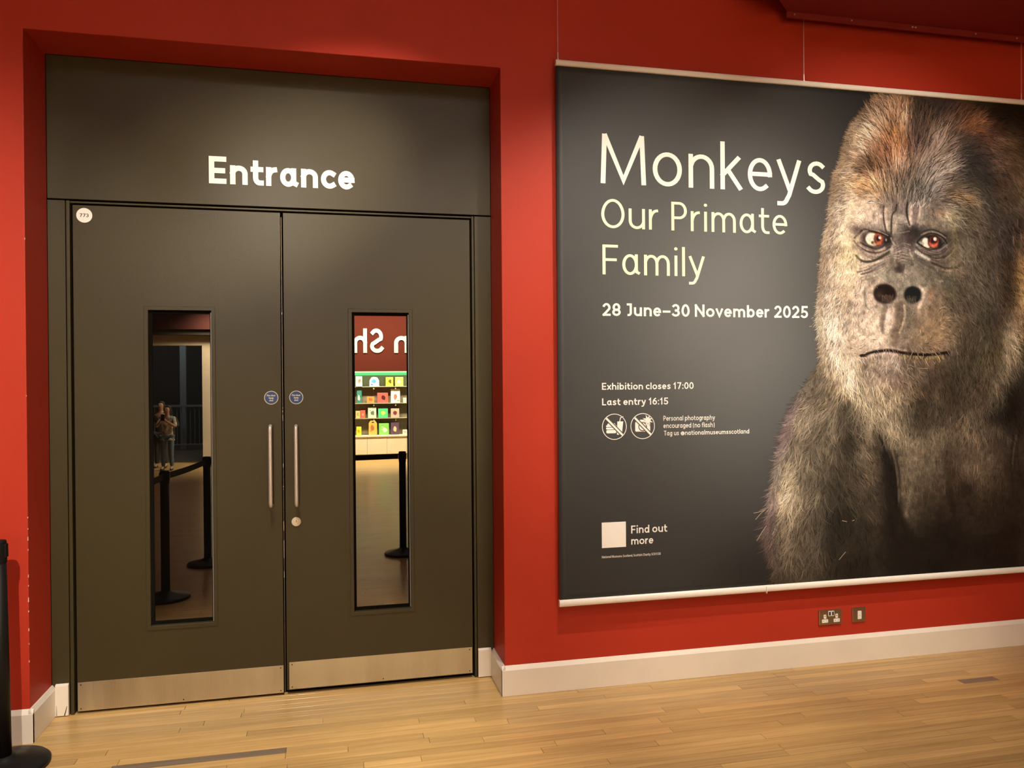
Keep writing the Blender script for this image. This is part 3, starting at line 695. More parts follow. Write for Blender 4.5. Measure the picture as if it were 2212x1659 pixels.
# right eye
blob(2016, 519, 27, 20, '777', .7, .5); blob(2046, 516, 14, 10, '555', .6, .7); blob(2012, 521, 19.5, 14, '221', .95, .2); blob(2001, 525, 8.5, 12, 'eed', 1, .15, -.4); blob(1990, 525, 4.5, 3, 'ccb', .8, .5)
blob(2016.5, 522, 12.5, 14, '421', .95, .12); blob(2017, 523, 11, 11.5, 'e65', 1, .2); blob(2017, 519, 8, 7.5, '411', .95, .35); blob(2016, 531, 6, 3, 'f96', .6, .6)
blob(2019.7, 516.5, 3.6, 4, 'ffe', 1, .2); blob(2007, 518, 1.8, 5, '333', .8, .3); blob(2031, 527, 4, 9, '222', .7, .5)
for P, w, c, a in ((q4((140, 940), (215, 865), (320, 815), (430, 835), (520, 890), (565, 970)), 1.8, '221', .95), (q4((170, 830), (250, 785), (350, 765), (460, 800), (560, 860)), 2.0, '333', .85),
                   (q4((200, 835), (320, 795), (440, 815), (540, 880)), 1.7, 'a98', .8), (q4((140, 950), (230, 1010), (330, 1050), (440, 1020), (520, 950)), 1.7, '221', .9),
                   (q4((130, 980), (220, 1050), (330, 1085), (450, 1065), (560, 980)), 1.6, 'a99', .8), (q4((120, 1010), (220, 1100), (350, 1130), (490, 1110), (590, 1010)), 1.6, '544', .8),
                   (q4((130, 1080), (220, 1140), (300, 1180)), 3.0, 'ddc', .9), (q4((300, 1150), (420, 1175), (530, 1150), (610, 1090), (660, 1030)), 1.8, '443', .85), (q4((430, 1195), (540, 1175), (620, 1110), (670, 1040)), 1.5, 'a98', .7),
                   (q4((350, 1230), (450, 1285), (560, 1310), (700, 1305), (740, 1270)), 2.2, '433', .85), (q4((400, 1270), (540, 1335), (700, 1320)), 1.5, 'b98', .7), (q4((430, 1180), (560, 1190), (700, 1150)), 1.4, '987', .7),
                   (q4((170, 1190), (300, 1280), (400, 1350), (500, 1450), (590, 1560)), 4.5, '555', .65), (q4((60, 1230), (200, 1250), (330, 1330), (430, 1440)), 2.5, '998', .5)):
    line(P, w, c, a)
# nostrils, philtrum, mouth
blob(1912, 634, 25, 23, 'a98', .5, .5); blob(1911.5, 634.5, 23.5, 21, '322', .97, .22, .15); blob(1898, 632, 9, 12, '765', .55, .6); blob(1925, 640, 9, 12, '433', .6, .6); blob(1908, 622, 12, 7, '211', .7, .6)
blob(1915, 650, 14, 5, 'a98', .55, .7)
blob(1977, 637, 23, 25, 'dcb', .55, .35); blob(1971, 637, 18.5, 18.5, '222', .97, .22, -.2); blob(1975, 630, 10, 9, '122', .7, .6); blob(1958, 645, 6, 8, 'a86', .6, .7); blob(1970, 658, 14, 5, 'b98', .7, .7)
blob(1945, 622, 5, 18, 'cba', .6, .6); blob(2012, 636, 7, 14, 'c97', .7, .7); blob(1938, 660, 4, 12, 'cba', .7, .6)
for P, w, c, a in ((q5((1195, 560), (1160, 700), (1140, 830), (1160, 940)), 5.5, '998', .75), (q5((1215, 570), (1185, 700), (1170, 840), (1195, 930)), 2.0, '766', .7), (q5((1235, 700), (1215, 850), (1215, 940)), 5.0, 'eec', .85),
                   (q5((1320, 560), (1300, 700), (1290, 800)), 3.0, 'dcb', .8), (q5((1405, 550), (1400, 700), (1380, 860), (1345, 960), (1330, 1100)), 9.0, '876', .8), (q5((1475, 560), (1480, 700), (1450, 850), (1410, 950)), 1.8, 'dcb', .8),
                   (q5((1430, 600), (1440, 760), (1410, 880)), 2.5, '765', .7), (q5((885, 300), (885, 430), (905, 560), (960, 620)), 1.5, '998', .7), (q5((905, 590), (860, 680)), 4, 'a98', .6)):
    line(P, w, c, a)
MO = q5((830, 1300), (900, 1285), (960, 1262), (1050, 1238), (1130, 1232), (1210, 1222), (1300, 1228), (1400, 1250), (1500, 1264))+q6((0, 1078), (150, 1090), (300, 1095), (450, 1080), (580, 1060))
line([(x, y+5) for x, y in MO[:8]], 5.5, 'dcb', .75); line([(x, y+5) for x, y in MO[7:]], 4.0, 'ba7', .55)
line(MO, 2.8, '221', .95); line(MO[3:8], 4.0, '322', .8); line([(x, y-5) for x, y in MO[2:9]], 3.5, 'cba', .4)
for k in range(12):
    xx = 1040+k*30; line(q5((xx, 1290), (xx+4, 1360)), .9, '876', .5)
line(q6((560, 1100), (620, 1060), (700, 1020)), 7, '655', .5); line(q5((830, 1310), (850, 1400), (900, 1460)), 1.6, '877', .6)
# shoulder, arm pit and chest folds
line(qc((1015, 470), (1080, 620), (1130, 760), (1175, 900), (1195, 1090)), 3.0, '221', .9)
line(qc((1110, 740), (1135, 860), (1150, 1000), (1165, 1100)), 13, '222', .8); line(qd((1180, 150), (1195, 330), (1230, 460), (1300, 590)), 10, '221', .8)
line(qc((1150, 650), (1190, 800), (1210, 960), (1215, 1100)), 2.5, '987', .55); line(qc((1225, 750), (1240, 900), (1250, 1060)), 5, '987', .4); line(qd((1300, 230), (1290, 330), (1275, 420)), 6, '987', .5)
line(qc((790, 300), (820, 480), (810, 640), (820, 760)), 9, '443', .6); line(qc((1590, 700), (1590, 900), (1600, 1100)), 4, '543', .6); line(qc((2130, 580), (2110, 800), (2130, 1100)), 3, '332', .6)
line(qc((2150, 570), (2130, 700), (2120, 800)), 1.6, '876', .6); line(qd((1620, 200), (1660, 400), (1720, 640)), 7, '322', .5); line(qd((1590, 50), (1580, 250)), 2, '765', .5)
# the ear at the right edge
line([(2199, 470), (2190, 492), (2188, 520)], 2, '975', .8); line([(2204, 470), (2196, 490), (2198, 520), (2205, 545)], 5, '333', .8); line([(2212, 560), (2196, 580), (2208, 590)], 1.5, '332', .8)
# tawny patches of the crown and the shadowed folds of the muzzle
for a in ((1925, 325, 26, 16, 'b63', .3, -.5), (1955, 235, 26, 22, 'a75', .35, 0), (1868, 402, 32, 15, 'da6', .5, .2), (2100, 268, 22, 16, 'a63', .5, .3), (2078, 425, 28, 10, 'b85', .4, .3), (1935, 300, 16, 26, 'c95', .4, 0),
          (1880, 350, 26, 12, '654', .6, -.3), (1990, 235, 10, 28, '433', .6, 0), (2025, 240, 10, 22, '433', .5, 0), (1978, 290, 9, 36, '544', .5, 0), (2095, 350, 26, 44, '444', .6, -.4), (1955, 385, 34, 12, '655', .4, 0), (2130, 430, 12, 60, '444', .55, -.25),
          (2205, 590, 14, 60, 'da6', .5, 0), (1828, 560, 16, 60, 'eda', .35, 0), (1885, 735, 40, 18, 'edb', .3, 0), (1900, 700, 34, 22, 'edb', .25, 0), (2030, 720, 20, 34, 'b97', .3, 0), (2125, 680, 14, 90, '443', .4, .1), (2065, 790, 30, 30, '443', .4, 0)):
    blob(a[0], a[1], a[2], a[3], a[4], a[5], .9, a[6])
line(q5((1010, 170), (935, 250), (900, 350), (900, 440)), 5, 'a98', .5); line([(1996, 585), (2014, 612), (2020, 645), (2008, 680)], 6, '876', .5); line([(1905, 575), (1890, 590), (1876, 606)], 4, '998', .5)
line([(1955, 592), (1948, 610), (1944, 640)], 4, '998', .5); blob(1990, 600, 22, 12, '998', .4, .8)
# more folds of skin: under the eyes, from the nose to the cheeks, across the bridge, on the lips
rw = np.random.RandomState(11)
def fan(x0, y0, x1, y1, bow, n, sx, sy, w, ca, cb, a):
    for k in range(n):
        t = k/(n-1)-.5; ox, oy = sx*t+rw.normal(0, .8), sy*t+rw.normal(0, .8); m = ((x0+x1)/2+bow[0]+ox, (y0+y1)/2+bow[1]+oy)
        P = [(x0+ox*.5, y0+oy*.5), m, (x1+ox, y1+oy)]
        line(P, w, ca, a); line([(u+.6, v+2.2) for u, v in P], w*.8, cb, a*.8)
fan(1852, 530, 1922, 536, (0, 16), 5, 0, 26, 1.5, '544', 'cba', .38)
fan(1990, 540, 2058, 530, (2, 16), 5, 0, 26, 1.5, '433', 'a98', .42)
fan(1926, 562, 1858, 590, (2, 4), 6, 4, 34, 1.7, '766', 'dcb', .42)
fan(1978, 562, 2062, 596, (-4, 6), 6, 4, 44, 1.8, '555', '987', .4)
fan(1930, 545, 1965, 545, (0, -4), 5, 0, 34, 1.3, '655', 'cba', .55)
fan(1905, 440, 1902, 490, (-3, 0), 4, 26, 0, 1.2, '766', 'cba', .4)
fan(2000, 445, 1998, 488, (2, 0), 4, 40, 0, 1.2, '544', '998', .4)
fan(1838, 476, 1868, 492, (0, -5), 4, 0, 16, 1.2, '988', 'dca', .35)
for x, y in ((1904, 452), (1942, 470), (1958, 478), (1893, 462)): blob(x, y, 3, 2, 'eed', .6, .7)
blob(1938, 500, 6, 10, '998', .6, .7); blob(1945, 528, 8, 10, '766', .5, .8); blob(1960, 552, 8, 10, '998', .45, .8)
blob(2040, 600, 26, 24, '776', .45, .9); blob(2032, 668, 22, 34, '776', .4, .9); blob(2058, 640, 12, 40, '665', .5, .9); blob(2014, 592, 18, 10, '665', .4, .8)
blob(1912, 652, 12, 4, '998', .6, .6); blob(1972, 655, 12, 4, '998', .6, .6)
line(q5((1085, 540), (1120, 640), (1110, 760)), 3, 'cba', .6); blob(1960, 676, 14, 40, '887', .55, .8, -.1); blob(1910, 700, 4, 16, 'eed', .8, .6)
for k in range(14): line([(1868+k*9+rw.normal(0, 1), 771+rw.normal(0, 1)), (1869+k*9, 780+rw.uniform(0, 5))], .9, '776', .45)
blob(1935, 800, 50, 10, '776', .35, .9); blob(1925, 782, 20, 8, 'cba', .4, .8)
blob(1945, 602, 60, 34, '998', .42, .5); blob(1905, 598, 22, 12, 'bba', .4, .8); blob(2108, 560, 36, 150, '443', .42, .8); blob(2120, 740, 34, 90, '443', .35, .8)
blob(1985, 228, 14, 34, '332', .65, .7); blob(2022, 232, 12, 26, '332', .6, .7); blob(1975, 300, 10, 40, '433', .5, .7); blob(2095, 345, 24, 44, '333', .5, .8, -.4); blob(2138, 430, 12, 60, '333', .5, .8, -.25)
blob(1850, 300, 18, 34, 'ca8', .5, .9, .4); blob(2170, 225, 60, 30, '221', .8, .6, .3); blob(2060, 520, 8, 40, 'a96', .4, .9); blob(2062, 575, 14, 16, 'a97', .4, .9); blob(2015, 690, 30, 40, 'a86', .3, .9)
# last accents: lit ridges between the brows, lids, nose wings, groove of the upper lip, mouth
for P, w, c, a in ((q3((1150, 560), (1160, 680), (1185, 860)), 5.0, 'dcb', .75), (q3((1190, 600), (1205, 760), (1215, 880)), 3.0, '998', .6), (q3((1300, 660), (1310, 740), (1300, 900)), 5.0, 'cba', .6),
                   (q3((1430, 480), (1440, 600), (1440, 740)), 6.0, 'a99', .55), (q3((1570, 520), (1560, 640), (1545, 790)), 5.0, 'edc', .85), (q3((1630, 560), (1625, 660), (1600, 760)), 6.0, '988', .6),
                   (q4((190, 450), (165, 560), (155, 660)), 3.2, 'dcb', .8), (q3((1125, 490), (1118, 620), (1135, 780), (1165, 910)), 1.8, '433', .7), (q3((1335, 470), (1318, 570), (1262, 640), (1245, 940)), 1.9, '443', .7),
                   (q3((1505, 440), (1495, 600), (1520, 720), (1545, 800)), 2.2, '332', .8),
                   (q3((640, 1160), (760, 1260), (950, 1300), (1120, 1260)), 4.0, 'ba9', .45), (q3((680, 1300), (780, 1385), (950, 1385), (1100, 1310), (1210, 1240)), 2.6, '443', .6), (q3((720, 1420), (900, 1450), (1100, 1370)), 3.0, 'edc', .6),
                   (q4((120, 1075), (220, 1140), (310, 1185)), 4.0, 'ddc', .8), (q4((350, 1240), (520, 1310), (720, 1300)), 2.6, '443', .55), (q4((400, 1290), (560, 1350), (700, 1335)), 2.6, 'a98', .6),
                   (q5((1150, 190), (1040, 220), (985, 330), (1000, 450), (1060, 560)), 4.0, 'dcb', .7), (q5((1060, 560), (1120, 600), (1190, 590)), 3.0, 'ba9', .6),
                   (q5((1195, 560), (1165, 700), (1140, 830), (1165, 930)), 5.0, '987', .8), (q5((1245, 640), (1225, 780), (1205, 930)), 5.5, 'fed', .85), (q5((1330, 490), (1310, 620), (1285, 760), (1280, 880)), 3.2, 'dcb', .7),
                   (q5((1400, 560), (1400, 700), (1370, 860), (1330, 980)), 8.0, '876', .75), (q5((1475, 550), (1485, 700), (1450, 840), (1400, 960)), 2.6, 'dca', .8),
                   (q6((170, 120), (225, 190), (235, 260), (200, 350), (160, 420)), 3.4, 'edc', .8), (q5((885, 280), (885, 430), (905, 570)), 2.2, '998', .6)):
    line(P, w, c, a)
blob(1911.5, 634.5, 23, 20, '211', .98, .12, .15); blob(1900, 637, 8, 10, '654', .6, .7); blob(1922, 645, 9, 7, '543', .5, .7); blob(1971, 637, 17.5, 18, '122', .98, .12, -.2); blob(1966, 648, 8, 7, '654', .5, .7)
for k in range(9): line([(1906+k*2.6, 652), (1905+k*2.9+rw.normal(0, 1), 638+rw.uniform(-4, 4))], .8, 'a98', .6); line([(1960+k*2.2, 655), (1960+k*2.5+rw.normal(0, 1), 642+rw.uniform(-4, 4))], .8, '998', .5)
blob(1941, 578, 9, 8, '433', .75, .6); blob(1936, 574, 4, 3, '998', .6, .6); blob(1952, 600, 8, 8, 'cba', .4, .8)
line(MO, 3.2, '211', .9); line([(x, y+6) for x, y in MO[1:8]], 4.0, 'dcb', .6); line([(x, y+7) for x, y in MO[7:13]], 4.0, 'ba7', .45); line([(x, y-6) for x, y in MO[1:7]], 4, 'dcb', .35)
_h, _w = IMG.shape[:2]; fine = rw.normal(0, 1, (_h, _w)); fine = fine+.8*np.roll(fine, 1, 0); mid = rw.normal(0, 1, (_h//5+2, _w//5+2)); mid = np.kron(mid, np.ones((5, 5)))[:_h, :_w]
mid = (mid+np.roll(mid, 2, 0)+np.roll(mid, 2, 1)+np.roll(mid, -2, 0)+np.roll(mid, -2, 1))/3
IMG[:] = IMG*(1+.045*fine+.05*mid)[..., None]
_lum = (IMG@np.array([.3, .59, .11]))[..., None]; _k = np.where(GY < 800, .25, np.where(GY > 880, .8, .25+.55*(GY-800)/80))[..., None]
IMG[:] = IMG*(1-_k)+_lum*np.array([1.09, 1.0, .88])*_k
IMG[:] = np.clip(IMG, .02, 1)**1.22*np.where((GY < 830)[..., None], np.array([.985, 1.0, 1.05]), np.array([.98, 1.0, .99]))*1.02
GAIN = 0.88
C = IMG*al[..., None]+nearb*(1-al[..., None])
# subtle mottling so that the skin is not flat
nz = rs.normal(0, 1, C.shape[:2]); nz = (nz+np.roll(nz, 1, 0)+np.roll(nz, 1, 1)+np.roll(nz, -1, 0))/2
C = C*(1+(.04*nz*al)[..., None])
# ground sheet of the banner and the printed portrait lying on it
bm = bmesh.new(); bm_box(bm, BX0, BX1, BY, BY+.0015, BZ0, BZ1)
nxg, nzg = 90, 70
xs, zs = np.linspace(BX0, BX1, nxg), np.linspace(BZ0, BZ1, nzg); AX, AZ = np.meshgrid(xs, zs)
def inv(X, Z, Y=BY):
    P = np.stack([X, np.full_like(X, Y+DCAM), Z-HCAM], -1); zc = P@FW
    return 1106+FPX*(P@RT)/zc, 829.5-FPX*(P@UP)/zc
bx, by = inv(AX, AZ)
col = s2l(np.clip(bg(bx, by)*1.0, 0, 1))*GAIN
co = np.stack([AX, np.full_like(AX, BY), AZ], -1).reshape(-1, 3)
idx = np.arange(nxg*nzg).reshape(nzg, nxg)
fc = np.stack([idx[:-1, :-1], idx[:-1, 1:], idx[1:, 1:], idx[1:, :-1]], -1).reshape(-1, 4)
bm.free()
sheet = np_mesh('printed_sheet', co, fc, col.reshape(-1, 3), PRINT, ban)
sm = sheet.modifiers.new('thickness', 'SOLIDIFY'); sm.thickness = .0012; sm.offset = -1
X, Z = px(GX.ravel(), GY.ravel(), BY-.0004)
keep = (Z.reshape(GX.shape) < BZ1-.002) & (Z.reshape(GX.shape) > BZ0+.002) & (X.reshape(GX.shape) < BX1-.004) & (al > .02)
co = np.stack([X, np.full_like(X, BY-.0004), Z], -1)
idx = np.arange(GX.size).reshape(GX.shape)
ok4 = keep[:-1, :-1] & keep[:-1, 1:] & keep[1:, 1:] & keep[1:, :-1]
fc = np.stack([idx[:-1, :-1], idx[1:, :-1], idx[1:, 1:], idx[:-1, 1:]], -1)[ok4]
used = np.unique(fc); remap = np.full(GX.size, -1); remap[used] = np.arange(len(used))
por = np_mesh('gorilla_portrait', co[used], remap[fc], (s2l(np.clip(C, 0, 1))*GAIN).reshape(-1, 3)[used], PRINT, ban)
por['label'] = 'printed portrait of a brown gorilla with orange eyes'
for p in (): pass
# hair strokes: position, direction field, colour from the table
DIRS = np.array([  # x, y, dx, dy (towards the hair tip), length, strength
    (1900, 225, -.5, -.6, 15, 1), (1840, 300, -1, -.15, 14, 1), (1825, 370, -1, .2, 13, 1), (1870, 300, -.7, -.5, 13, 1), (1900, 340, -.45, -.8, 14, 1), (1850, 400, -.9, -.2, 12, 1),
    (1950, 260, -.1, -1, 18, .8), (1950, 350, .0, -1, 22, 1), (1930, 400, -.2, -1, 18, 1), (1985, 370, .45, -.9, 22, 1), (2010, 300, .3, -.9, 18, .8), (2030, 350, .8, -.6, 17, .9), (1970, 420, .2, -1, 16, .8),
    (2060, 260, .6, -.7, 14, .6), (2090, 330, 1, -.1, 15, .7), (2110, 380, .9, .5, 14, .7), (2150, 320, .9, .3, 13, .7), (2190, 400, .6, .8, 13, .7), (2060, 400, .7, -.3, 9, .4), (2070, 430, .9, .2, 14, 1),
    (2120, 460, .7, .8, 14, .9), (2140, 540, .3, 1, 14, .9), (2110, 600, .45, .9, 16, 1), (2100, 660, .5, .9, 17, 1), (2150, 680, .2, 1, 13, .7), (2200, 620, .6, .7, 14, 1), (2190, 720, .5, .9, 15, 1),
    (1810, 440, -.9, .5, 12, 1), (1795, 500, -.6, .9, 12, 1), (1800, 580, -.35, 1, 12, 1), (1785, 650, -.5, .9, 13, 1), (1800, 700, -.3, 1, 14, 1), (1785, 760, -.4, 1, 15, 1), (1830, 620, -.4, .9, 9, .5), (1840, 700, -.1, 1, 10, .6),
    (1840, 520, -.3, 1, 8, .3), (1850, 450, -.6, .1, 8, .3), (1880, 480, 0, 1, 4, .1), (2000, 500, 0, 1, 4, .1), (1900, 580, .3, 1, 5, .12), (2030, 600, .6, .8, 6, .25), (2060, 560, .6, .9, 8, .4), (1880, 700, -.3, .8, 6, .3),
    (1950, 620, 0, 1, 5, .1), (1940, 700, 0, 1, 6, .2), (2010, 700, .1, -.9, 8, .4), (2050, 720, .6, .3, 9, .4), (1860, 740, .6, -.5, 7, .4), (2080, 730, .1, 1, 12, .7), (2110, 760, 0, 1, 17, .9), (2160, 780, .3, 1, 16, .8),
    (1820, 790, .1, 1, 18, 1), (1850, 850, .25, 1, 20, 1), (1900, 800, -.2, .9, 9, .5), (1920, 850, .25, 1, 16, .9), (1960, 820, .5, .8, 15, .8), (2010, 830, .3, .9, 12, .6), (2060, 850, .1, 1, 15, .7), (2110, 840, .05, 1, 18, .9),
    (2160, 830, .35, 1, 17, 1), (2130, 880, .2, 1, 17, .9), (1880, 900, .2, 1, 20, 1), (1940, 920, .15, 1, 17, .9), (2000, 910, .1, 1, 16, .8), (2060, 910, -.1, 1, 14, .8), (1970, 950, .1, 1, 14, .7), (2030, 960, 0, 1, 18, .6),
    (1780, 830, -.5, .9, 12, .8), (1750, 860, -.7, .7, 14, .8), (1780, 900, -.5, .9, 15, .8), (1720, 920, -.6, .9, 14, .8), (1740, 980, -.2, 1, 15, .7), (1700, 1000, -.6, .8, 13, .8), (1690, 1070, -.5, .8, 15, 1), (1720, 1060, -.4, 1, 16, .8),
    (1770, 1000, .1, 1, 13, .5), (1850, 960, .5, .8, 12, .8), (1870, 1010, .5, .9, 12, .7), (1860, 1060, .5, .8, 12, .5), (1680, 1150, -.4, 1, 18, .9), (1720, 1150, -.3, 1, 17, .7), (1760, 1140, -.1, 1, 17, .5), (1690, 1230, -.1, 1, 17, .7),
    (1740, 1230, 0, 1, 17, .5), (1820, 1150, .1, 1, 14, .25), (1850, 1230, 0, 1, 14, .2), (1960, 1010, 0, 1, 18, .5), (2040, 1010, .05, 1, 16, .4), (2120, 990, -.1, 1, 20, .6), (2160, 1010, -.05, 1, 18, .5), (1980, 1100, 0, 1, 14, .3),
    (2060, 1120, 0, 1, 12, .2), (2150, 1120, 0, 1, 14, .25), (2000, 1220, 0, 1, 10, .05), (2150, 1220, 0, 1, 12, .15), (2200, 860, .2, 1, 12, .3), (2200, 1000, 0, 1, 14, .4), (2300, 500, .7, .7, 14, .8), (2330, 900, 0, 1, 15, .6)], float)
def field(x, y):
    out = np.zeros((len(x), 4)); 
    for a in range(0, len(x), 20000):
        d2 = (x[a:a+20000, None]-DIRS[None, :, 0])**2+(y[a:a+20000, None]-DIRS[None, :, 1])**2
        w = 1/(d2+180)**2; w /= w.sum(1, keepdims=True); out[a:a+20000] = w@DIRS[:, 2:6]
    return out
def gridcol(x, y):
    i = np.clip(((x-gx[0])/S).astype(int), 0, len(gx)-1); j = np.clip(((y-gy[0])/S).astype(int), 0, len(gy)-1)
    return C[j, i], al[j, i]
def strokes(N, seed, wmin, wmax, lo, hi, lmul, ydeep, edge=False, jit=.22, box=(1655, 2290, 200, 1285)):
    r = np.random.RandomState(seed)
    if edge:
        y = r.uniform(205, 1275, N); x = edge_x(y)+np.abs(r.normal(0, 5, N))-1
    else:
        y = r.uniform(box[2], box[3], N); x = r.uniform(box[0], box[1], N)
    d = field(x, y); col, a = gridcol(x, y)
    chest = (x > 1890) & (y > 955); w_ = 1
    muz = (np.hypot((x-1945)/85, (y-650)/105) < 1) | (np.hypot((x-1950)/110, (y-520)/70) < 1)
    k = (~chest | (r.uniform(0, 1, N) < .45)) & (~muz | (r.uniform(0, 1, N) < (.05 if lo < 1 else .16))) & (r.uniform(0, 1, N) < d[:, 3]**1.6) & ((a > .55) | edge) & (np.hypot(x-1911, y-634) > 19) & (np.hypot(x-1972, y-637) > 17)
    x, y, d, col = x[k], y[k], d[k], col[k]; n = len(x)
    if edge: col = samp(x+7, y)**1.22*1.02
    ang = np.arctan2(d[:, 1], d[:, 0])+r.normal(0, 1, n)*np.where((x > 1890) & (y > 955), .07, jit)+.28*np.sin(x*.11+y*.05)*((y > 860) & (x < 1885))
    L = d[:, 2]*r.uniform(.6, 1.35, n)*lmul*np.where((x < 1885) & (y > 870), 1.6, 1); curl = r.normal(0, .35, n)
    lum = r.uniform(lo, hi, n)[:, None]; w = r.uniform(wmin, wmax, n)*np.where((x > 1890) & (y > 955), .7, 1)
    tint = np.clip(col*lum+(.02 if hi > 1 else 0), 0, .98)
    V = np.zeros((n, 8, 2)); 
    P = np.zeros((n, 4, 2)); P[:, 0] = np.stack([x, y], -1)
    for s in range(1, 4):
        th = ang+curl*(s-1)/2; P[:, s] = P[:, s-1]+np.stack([np.cos(th), np.sin(th)], -1)*(L/3)[:, None]
    for s, tw in enumerate((.5, 1.0, .75, .12)):
        th = ang+curl*max(s-1, 0)/2; nn = np.stack([-np.sin(th), np.cos(th)], -1)*(w*tw/2)[:, None]
        V[:, 2*s] = P[:, s]+nn; V[:, 2*s+1] = P[:, s]-nn
    X, Z = px(V[..., 0].ravel(), V[..., 1].ravel(), ydeep)
    okz = ((Z.reshape(n, 8) < BZ1-.003) & (Z.reshape(n, 8) > BZ0+.003) & (X.reshape(n, 8) < BX1-.01)).all(1)
    co = np.stack([X, np.repeat(ydeep-r.uniform(0, .0004, n), 8), Z], -1).reshape(n, 8, 3)[okz]; tint = tint[okz]; n = len(co)
    b = np.arange(n)[:, None]*8
    F = np.concatenate([b+np.array(f) for f in ((0, 1, 3, 2), (2, 3, 5, 4), (4, 5, 7, 6))], 1).reshape(-1, 4)
    return co.reshape(-1, 3), F, np.repeat(tint, 8, 0)
def join(*S_):
    co, F, cl, n = [], [], [], 0
    for a, b, c in S_: co.append(a); F.append(b+n); cl.append(c); n += len(a)
    return np.concatenate(co), np.concatenate(F), np.concatenate(cl)
co, F, cl = join(strokes(24000, 1, .8, 1.7, .55, .88, 1.0, BY-.0007), strokes(34000, 2, .6, 1.4, 1.03, 1.35, 1.0, BY-.0012),
                 strokes(11000, 5, .5, .95, 1.3, 1.65, 1.1, BY-.0017, jit=.3), strokes(5200, 4, .8, 1.8, .7, 1.25, 1.0, BY-.0017, edge=True, jit=.35))
def streaks(N, seed, lo, hi, w0, w1):
    global DIRS
    keepD = DIRS.copy(); DIRS[:, 4] *= 2.1; r = strokes(N, seed, w0, w1, lo, hi, 1.0, BY-.0021, jit=.12, box=(1880, 2080, 215, 440)); DIRS = keepD; return r
co, F, cl = join((co, F, cl), streaks(650, 21, .5, .72, 1.0, 2.0), streaks(1500, 22, 1.15, 1.6, .6, 1.2))
fur = np_mesh('portrait_hair', co, F, s2l(np.clip(cl, 0, 1))*GAIN, PRINTF, ban); fur['kind'] = 'stuff'
# whiskers that stand out
bm = bmesh.new()
def whisk(P, w):
    P = smoothp(P, 4); V, Fs = [], []; sweep(P, w, Fs, V); V = np.array(V); X, Z = px(V[:, 0], V[:, 1], BY-.0023)
    vs = [bm.verts.new((a, BY-.0023, b)) for a, b in zip(X, Z)]
    for f in Fs: bm.faces.new([vs[i] for i in f])
for P in (q6((85, 1035), (60, 1090), (20, 1170)), q6((0, 1240), (50, 1245), (95, 1270)), q6((150, 1285), (220, 1292), (290, 1290)), q6((0, 1300), (40, 1285), (80, 1300)), q6((0, 1380), (50, 1410), (90, 1450)),
          q5((160, 455), (210, 500)), q5((90, 745), (115, 730)), q5((170, 1335), (215, 1310), (240, 1300)), q5((210, 1045), (250, 1070)), q5((60, 865), (95, 860)), q3((30, 1435), (60, 1445)), q3((90, 1245), (135, 1205)),
          qd((75, 450), (130, 390), (200, 350)), qd((60, 400), (120, 385), (190, 358)), qd((85, 620), (120, 560), (160, 500)), qd((765, 460), (800, 468)), qd((845, 460), (860, 455)), qd((740, 770), (790, 710)),
          qc((285, 488), (315, 492)), qc((220, 712), (240, 716))): whisk(P, 1.1)
wk = child_of(obj('whiskers', bm, mat('pale_print', (.40, .33, .24), .6)), ban); wk['kind'] = 'stuff'

# writing on the banner
TY = BY-.0012
def bt(s, x0, x1, z, cap, w, m=INK, track=0.0): return write('lettering', s, x0, z, cap, w, x1-x0, TY, m, ban, track=track)
def bl(s, x0, x1, z, cap, w, m=INK): return letters(s, x0, z, cap, w, x1-x0, TY, m, ban, 0.0)
bl('Monkeys', 1.3375, 2.643, 2.617, .256, .090)
bl('Our Primate', 1.339, 2.408, 2.387, .151, .092, INKY); bl('Family', 1.344, 1.918, 2.147, .154, .092, INKY)
bl('28 June-30 November 2025', 1.3425, 2.5315, 1.933, .066, .165)
bt('Exhibition closes 17:00', 1.336, 1.848, 1.5508, .0355, .155); bt('Last entry 16:15', 1.336, 1.702, 1.4705, .036, .155)
bt('Personal photography', 1.675, 1.970, 1.3845, .026, .125); bt('encouraged (no flash)', 1.675, 1.967, 1.3458, .026, .125)
bt('Tag us', 1.677, 1.7615, 1.3068, .025, .125); bt('@nationalmuseumsscotland', 1.7725, 2.1705, 1.3068, .0245, .14)
bt('Find out', 1.490, 1.6916, .8005, .041, .15); bt('more', 1.490, 1.613, .7425, .040, .15)
bt('National Museums Scotland, Scottish Charity SC011130', 1.3286, 1.6538, .6805, .0125, .12)
child_of(box('white_card', 1.3293, 1.4612, BY-.0008, BY-.0002, .733, .8645, INK), ban)
def flat(name, polys, y, m, parent):
    bm = bmesh.new()
    for P in polys: bm.faces.new([bm.verts.new((a, y, b)) for a, b in P])
    o = obj(name, bm, m)
    b2 = bmesh.new(); b2.from_mesh(o.data)
    for f in b2.faces:
        if f.normal.y > 0: f.normal_flip()
    b2.to_mesh(o.data); b2.free(); return child_of(o, parent)
def ring(cx_, cz_, r, w, n=48):
    out = []
    for k in range(n):
        a, b = 2*math.pi*k/n, 2*math.pi*(k+1)/n
        out.append([(cx_+r*math.cos(a), cz_+r*math.sin(a)), (cx_+r*math.cos(b), cz_+r*math.sin(b)), (cx_+(r-w)*math.cos(b), cz_+(r-w)*math.sin(b)), (cx_+(r-w)*math.cos(a), cz_+(r-w)*math.sin(a))])
    return out
def poly(cx_, cz_, s, P): return [(cx_+s*a, cz_+s*b) for a, b in P]
